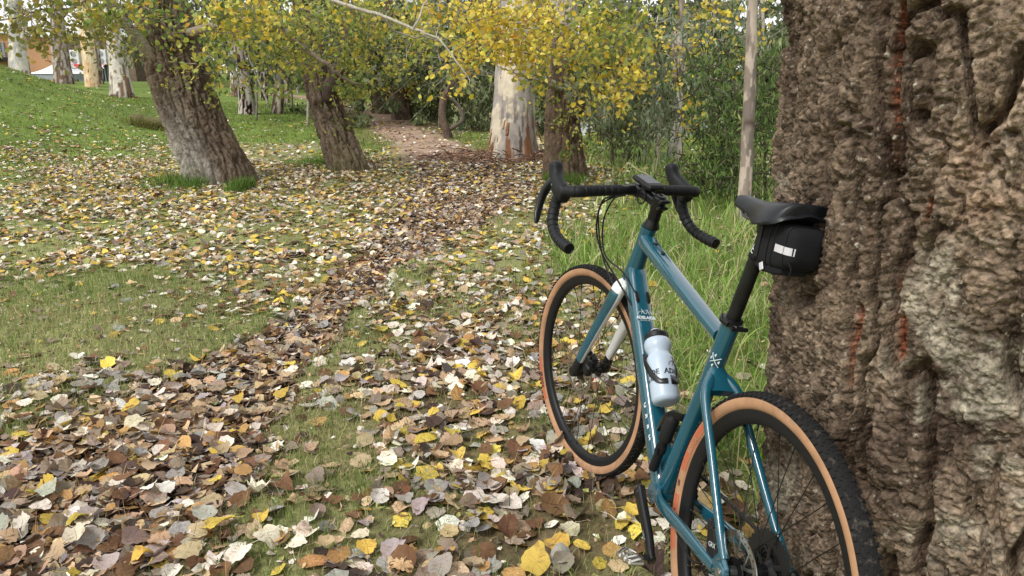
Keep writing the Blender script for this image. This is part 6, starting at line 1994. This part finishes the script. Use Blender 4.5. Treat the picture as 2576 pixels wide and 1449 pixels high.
def rb(mb, pt):
    mb.v = [bagmap(x) for x in mb.v]; return rel(mb, pt)
mb = MB(); mb.loft(bb_); bgo = E(rb(mb, SB), 'bag_body', m_fabric, sb, angle=50)
mb = MB()
ring_ = [np.array(bagsec(x_, .883, 1.012, .0452)) for x_ in (.112, .106)]
def bagpt(x, a_):        # point on the bag surface, a_ from the left side over the back
    k = np.interp(x, [.034, .038, .050, .075, .107, .135, .170, .205, .226], [.022, .033, .040, .044, .0445, .043, .0405, .037, .026])
    return k
pts = []
for x_ in np.linspace(.096, .036, 9): pts.append((x_, bagpt(x_, 0) + .0012))
secs = [[(x_, y_, .953), (x_, y_, .933), (x_ - .0001, y_ + .0008, .933), (x_ - .0001, y_ + .0008, .953)] for x_, y_ in pts]
mb.loft(secs); E(rb(mb, SB), 'reflective_strip', m_reflex, sb, smooth=False, angle=None)
mb = MB(); mb.box((.186, .0415, .950), (.018, .003, .105), bev=.001); mb.box((.186, .038, 1.004), (.018, .010, .022), bev=.003); mb.box((.186, .030, 1.018), (.020, .012, .016), bev=.003); E(rb(mb, SB), 'strap', m_blk2, sb)
mb = MB(); mb.box((.212, .0, .955), (.030, .062, .030), bev=.006); E(rb(mb, SB), 'post_strap', m_fabric, sb)
mb = MB(); mb.box((.215, .022, .878 + .015), (.05, .030, .03), bev=.01); mb.loft([bagsec(.205, .868, .892, .030), bagsec(.160, .862, .892, .036), bagsec(.110, .866, .894, .036), bagsec(.075, .875, .896, .030)]); E(rb(mb, SB), 'lower_pocket', m_fabric, sb)
mb = MB(); mb.box((.150, .0400, .879), (.016, .003, .022), np.array([[.85, 0, .5], [0, 1, 0], [-.5, 0, .85]]), bev=.001); E(rb(mb, SB), 'logo_tab', m_reflex, sb)
to = put_text('LEZYNE', .0150, bagmap([.2085, .0375, .936]) - SB, np.array([-.30, -.10, .95]), np.array([-.95, .12, -.30]) * -1 @ np.diag([-1, -1, -1]), m_decal, sb, lift=.003, thick=.0003)
for x_, hw_, z0_, z1_ in ((.135, .0440, .879, 1.0095), (.1095, .0450, .882, 1.0115), (.060, .0428, .893, 1.0085)):
    mb = MB(); q_ = np.array(bagsec(x_, z0_, z1_, hw_)); mb.tube(q_, .0013, 5, False, closed=True); E(rb(mb, SB), 'piping', m_blk2, sb, angle=None)
mb = MB(); mb.tube(spline([(.06, .020, .886), (.035, .030, .878), (.028, .034, .900), (.040, .036, .915)], 12), .0014, 5); E(rb(mb, SB), 'cord_loop', m_blk2, sb)
# bike computer on its mount above the stem
PC = BARC + np.array([-.040, 0, .027])
cw = np.array((STEER @ Vector([float(a_) for a_ in PC]))[:])
pc = empty('bike_computer', BR @ cw + BC, 'black bike computer with dark screen mounted over the handlebar clamp', 'bike computer')
pc.matrix_world = BM @ STEER @ Matrix.Translation(Vector([float(a_) for a_ in PC]))
Rc = np.array([[.97, 0, -.24], [0, 1, 0], [.24, 0, .97]])
mb = MB(); mb.box((0, 0, 0), (.096, .056, .017), Rc, bev=.006); E(mb, 'casing', m_blk2, pc)
mb = MB(); mb.box(Rc @ [.004, 0, .0088], (.066, .044, .0012), Rc, bev=.0004); E(mb, 'screen', m_screen, pc)
for k in (-1, 1):
    for s in (1, -1):
        mb = MB(); mb.box(Rc @ [k * .020, s * .0285, 0], (.020, .003, .006), Rc, bev=.001); E(mb, 'button', m_rubber, pc)
put_text('W', .008, Rc @ np.array([.040, 0, .0090]), np.array([0, -1.0, 0]), Rc @ np.array([1.0, 0, 0]), m_decal, pc)
mb = MB(); mb.box(Rc @ [0, 0, -.014], (.030, .026, .014), Rc, bev=.003)
for s in (-.018, .018):
    mb.tube([np.array([.002 + .021 * math.cos(a_), s, -.040 + .021 * math.sin(a_)]) for a_ in np.linspace(0, 2 * PI, 18)], .0022, 6, False)
E(mb, 'mount', m_blk2, pc)
# ================================================================== the 300 fallen leaves that show largest, one by one
def hero_leaf(seed):
    """one poplar leaf, toothed edge, folded along its midrib, with stalk; length 1 along x"""
    r_ = np.random.default_rng(seed)
    K = 26
    th = np.linspace(0, 2 * PI, K, endpoint=False)
    tooth = np.where(np.arange(K) % 2 == 0, 1.03, .965)
    rad = .5 * (1 - .07 * np.cos(2 * th)) * tooth * (1 + .022 * r_.normal(size=K))
    lob = 1 + .06 * np.cos(5 * th + r_.uniform(0, 1)) * (r_.random() < .35)
    x = rad * lob * np.cos(th) * 1.08; y = rad * lob * np.sin(th) * r_.uniform(.80, .96)
    x = np.where(x > .33, x + (x - .33) * .5, x)
    x = np.where((x < -.35) & (np.abs(y) < .12), x + .07, x)
    rings = []
    cx, cy, tw = r_.normal() * .5, r_.normal() * .6 + .2, r_.normal() * .5
    ph = r_.uniform(0, 6, 4)
    def z(x, y, f):
        return cx * x * x + cy * y * y + tw * x * y + .10 * np.abs(y) * 1.0 + f * .035 * np.sin(9 * x + ph[0]) * np.sin(7 * y + ph[1]) + f * .03 * np.sin(14 * np.arctan2(y, x) + ph[2])
    V = [np.array([[0, 0, 0]])]
    for f in (.38, .72, 1.0):
        V.append(np.stack([x * f, y * f, z(x * f, y * f, f)], -1))
    V = np.concatenate(V)
    V[:, 2] += r_.normal(size=len(V)) * .006
    k = np.arange(K)
    T = np.stack([np.zeros(K, int), 1 + k, 1 + (k + 1) % K], -1)
    Q = np.concatenate([np.stack([1 + a * K + k, 1 + (a + 1) * K + k, 1 + (a + 1) * K + (k + 1) % K, 1 + a * K + (k + 1) % K], -1) for a in (0, 1)])
    mb = MB(); mb.add(V, Q, T, 0)
    # midrib and side veins stand slightly proud
    def vein(p, w):
        P = [(a, b, z(a, b, .6) + .006) for a, b in p]
        mb.tube(P, w, 4, False, mat=0)
    vein([(-.42 + .9 * t, 0) for t in np.linspace(0, 1, 7)], .009)
    for sx_ in (-.25, -.08, .10):
        for sg in (1, -1):
            vein([(sx_, 0), (sx_ + .10, .16 * sg), (sx_ + .17, .30 * sg)], .005)
    L = r_.uniform(.4, .8); b_ = r_.normal() * .25
    mb.tube(spline([(-.42, 0, z(-.42, 0, .5)), (-.42 - L * .5, b_ * .5, .03), (-.42 - L, b_, .0 + r_.uniform(0, .06))], 6), [.013, .012, .011, .010, .010, .010, .013], 5)
    return mb.mesh('fallen_leaf', m_leaf_obj, smooth=True)

HERO = [hero_leaf(100 + k) for k in range(14)]
NAMES = {'cream': CREAM, 'yellow': YEL, 'golden orange': ORA, 'ash grey': GREY, 'taupe': TAUPE, 'brown': BRN, 'dark brown': DARK, 'tan': TAN}
FORM = ['flat', 'cupped', 'twisted', 'curled', 'tilted', 'wavy edged', 'half buried']
def where(x, y, u, v):
    if v < 640:
        return 'beside the bicycle, beyond the front wheel' if u > 1100 else 'on the trail in the middle distance'
    if u > 1350 and v < 1200 and u < 1640: return 'inside the ring of the front wheel'
    if u > 1640: return 'in the grass under the bicycle frame'
    if v > 1330:
        return 'at the bottom edge, ' + ('left corner' if u < 400 else 'left of centre' if u < 900 else 'in the middle' if u < 1250 else 'near the pedal')
    if u < 500: return 'on the brown trail near the left edge' if v > 1000 else 'on the dry lawn at the left'
    if u < 850: return 'on the brown trail' if v > 850 else 'on the trail where it narrows'
    if u < 1150: return 'on the thin turf right of the trail'
    return 'left of the front wheel' if v < 1180 else 'below the front wheel'

# leaves one can find in the photograph: u, v, width px, colour, extra words
KNOWN = [(672, 1365, 78, 'cream', 'broad'), (742, 1383, 60, 'cream', 'folded'), (555, 1333, 84, 'yellow', 'long'), (660, 1315, 50, 'yellow', 'dull'), (200, 1315, 56, 'yellow', 'toothed'), (196, 1372, 70, 'cream', 'pale spotted'), (58, 1340, 56, 'cream', 'white'),
         (905, 1362, 52, 'cream', 'white'), (922, 1392, 62, 'yellow', 'lemon'), (378, 1240, 48, 'cream', 'white'), (418, 1238, 50, 'cream', 'white'), (360, 1410, 56, 'yellow', 'bright'), (1015, 1268, 62, 'ash grey', 'bluish'), (1062, 1284, 58, 'ash grey', 'darker'),
         (1238, 1278, 78, 'cream', 'round'), (1135, 1190, 66, 'cream', 'pale'), (1262, 1218, 56, 'cream', 'pale'), (1150, 1158, 48, 'yellow', 'bright'), (1215, 1110, 44, 'yellow', 'upright'), (1372, 1185, 60, 'yellow', 'bright'), (1400, 1232, 62, 'ash grey', 'veined'), (1185, 1340, 60, 'ash grey', 'pale'),
         (1345, 1434, 90, 'yellow', 'broad'), (1412, 1420, 66, 'ash grey', 'pale lilac'), (1240, 1240, 40, 'cream', 'narrow'), (1390, 1290, 80, 'brown', 'rusty'), (1090, 1052, 36, 'yellow', 'oval'), (600, 1010, 40, 'yellow', 'toothed'), (615, 1203, 48, 'golden orange', 'yellow edged'), (540, 1225, 46, 'yellow', 'narrow'),
         (245, 1085, 44, 'golden orange', 'rusty'), (340, 1075, 56, 'cream', 'pale'), (330, 1030, 50, 'yellow', 'ripe'), (120, 1250, 56, 'ash grey', 'round'), (300, 1140, 46, 'cream', 'pale'), (560, 1150, 46, 'tan', 'pinkish'), (1420, 977, 44, 'yellow', 'ochre'), (1525, 1048, 50, 'yellow', 'bright'), (1450, 1050, 48, 'cream', 'white'),
         (1405, 1125, 44, 'yellow', 'bright'), (1090, 1410, 40, 'ash grey', 'lilac'), (820, 1390, 50, 'tan', 'pale'), (1000, 1428, 60, 'tan', 'broad'), (1590, 1310, 60, 'yellow', 'lobed'), (1630, 1260, 44, 'brown', 'reddish')]

cnt = 0
used = {}
SIZE = [(.060, 'small'), (.072, 'middling'), (.2, 'large')]
EXTRA = ['', 'stalk up', 'torn edge', 'speckled', 'brown rim', 'stalk towards camera']
def put_leaf(x, y, z, size, cname, words, u, v, nv=None):
    global cnt
    me = HERO[rng.integers(len(HERO))]
    o = bpy.data.objects.new('fallen_leaf', me); COL.objects.link(o)
    o.location = (x, y, z)
    n = Vector((rng.normal() * .26, rng.normal() * .22 - .10, 1)).normalized() if nv is None else nv
    o.rotation_mode = 'QUATERNION'
    from mathutils import Quaternion
    o.rotation_quaternion = n.to_track_quat('Z', 'Y') @ Quaternion((0, 0, 1), rng.uniform(0, 2 * PI))
    o.scale = (size, size, size)
    c = np.clip(np.array(NAMES[cname]) * (1 + .14 * rng.normal()) * (1 + .05 * rng.normal(size=3)), .01, .88)
    o.color = (*map(float, c), 1)
    sz = [w for a, w in SIZE if size < a][0]
    col_ = int(np.clip((u + 100) // 160, 0, 12)); row_ = int(np.clip((v - 800) // 130, 0, 5))
    lab = f'{sz} {words} {cname} poplar leaf {where(x, y, u, v)}'
    near_ = ['far from the edge', 'nearer the trail edge', 'among thicker litter', 'where litter thins', 'beside a green tuft']
    if lab in used:
        du = u - used[lab][0]; dv = v - used[lab][1]
        rel_ = ('right' if du > 0 else 'left') if abs(du) > abs(dv) else ('nearer' if dv > 0 else 'farther')
        lab2 = lab.replace('poplar leaf', 'leaf') + f', {rel_} one'
        if lab2 not in used: lab = lab2
    for alt in FORM + ['folded', 'crumpled', 'rolled', 'spotted', 'lopsided', 'upturned', 'faded', 'dry', 'torn', 'creased']:
        if lab not in used: break
        lab = f'{sz} {alt} {cname} leaf {where(x, y, u, v)}'
    used.setdefault(lab, (u, v))
    tag(o, lab, 'leaf', 'fallen leaves nearest the camera')
    cnt += 1
    return o

for (u, v, w, cn, wd) in KNOWN:
    p = gnd(u, v); z_ = float((p - CAMP) @ FWD)
    put_leaf(p[0], p[1], p[2] + .022 + .008 * rng.random(), min(w * z_ / FPX / 1.12, .095), cn, wd, u, v)
pal = {'cream': 2.8, 'yellow': 1.0, 'golden orange': .6, 'ash grey': 2.0, 'taupe': 2.2, 'brown': 1.6, 'dark brown': .8, 'tan': 2.0}
kn = list(pal); kp = np.array([pal[k] for k in kn]); kp = kp / kp.sum()
while cnt < 284:
    u, v = rng.uniform(-30, 1900), rng.uniform(960, 1470) if rng.random() < .8 else rng.uniform(800, 1000)
    p = gnd(u, v)
    if rng.random() > density(np.array([p[0]]), np.array([p[1]]))[0] or not clear_trunk(p[0], p[1], .64): continue
    tr = zones(np.array([p[0]]), np.array([p[1]]))[0][0]
    cn = kn[rng.choice(len(kn), p=kp)]
    if tr > .5 and cn in ('cream', 'yellow') and rng.random() < .55: cn = ['taupe', 'brown', 'tan', 'ash grey'][rng.integers(4)]
    put_leaf(p[0], p[1], p[2] - .015 * tr + .014 + .016 * rng.random(), rng.uniform(.046, .078), cn, FORM[rng.integers(len(FORM))], u, v)

# leaves drifted against the foot of the front wheel
fw = BR @ np.array([WB + .02, .0, 0]) + BC
for k in range(16):
    a_ = rng.uniform(-.28, .30)
    q_ = fw + np.array([-.045 - .05 * rng.random(), a_, 0]) if k % 3 else fw + np.array([.05 + .05 * rng.random(), a_, 0])
    z_ = float(H(q_[0], q_[1])) + rng.uniform(.02, .05)
    uu, vv, _z = proj(np.array([q_[0], q_[1], z_]))
    cn = kn[rng.choice(len(kn), p=kp)]
    o_ = put_leaf(q_[0], q_[1], z_, rng.uniform(.055, .08), cn, 'drifted', float(uu), float(vv), Vector((rng.uniform(-.9, -.3), rng.uniform(-.5, .2), .8)).normalized())

# a thin bare twig standing in the grass beyond the bike computer
b = gnd(1640, 470)
mb = MB(); dz = float((b - CAMP) @ FWD) - 1.5
P_ = spline([K_(1640, 455, dz), K_(1632, 440, dz), K_(1600, 425, dz), K_(1582, 412, dz)], 12)
limb(mb, [b, K_(1641, 462, dz), K_(1633, 442, dz), K_(1605, 428, dz), K_(1580, 408, dz)], .012, .003, 6, (.50, .42, .32), 14, .004)
limb(mb, [K_(1636, 447, dz), K_(1638, 440, dz), K_(1637, 432, dz)], .006, .003, 5, (.50, .42, .32), 5, .001)
tag(mb.build('bare_twig', m_twig, color=True), 'pale bare forked twig rising from the grass behind the handlebar', 'twig')
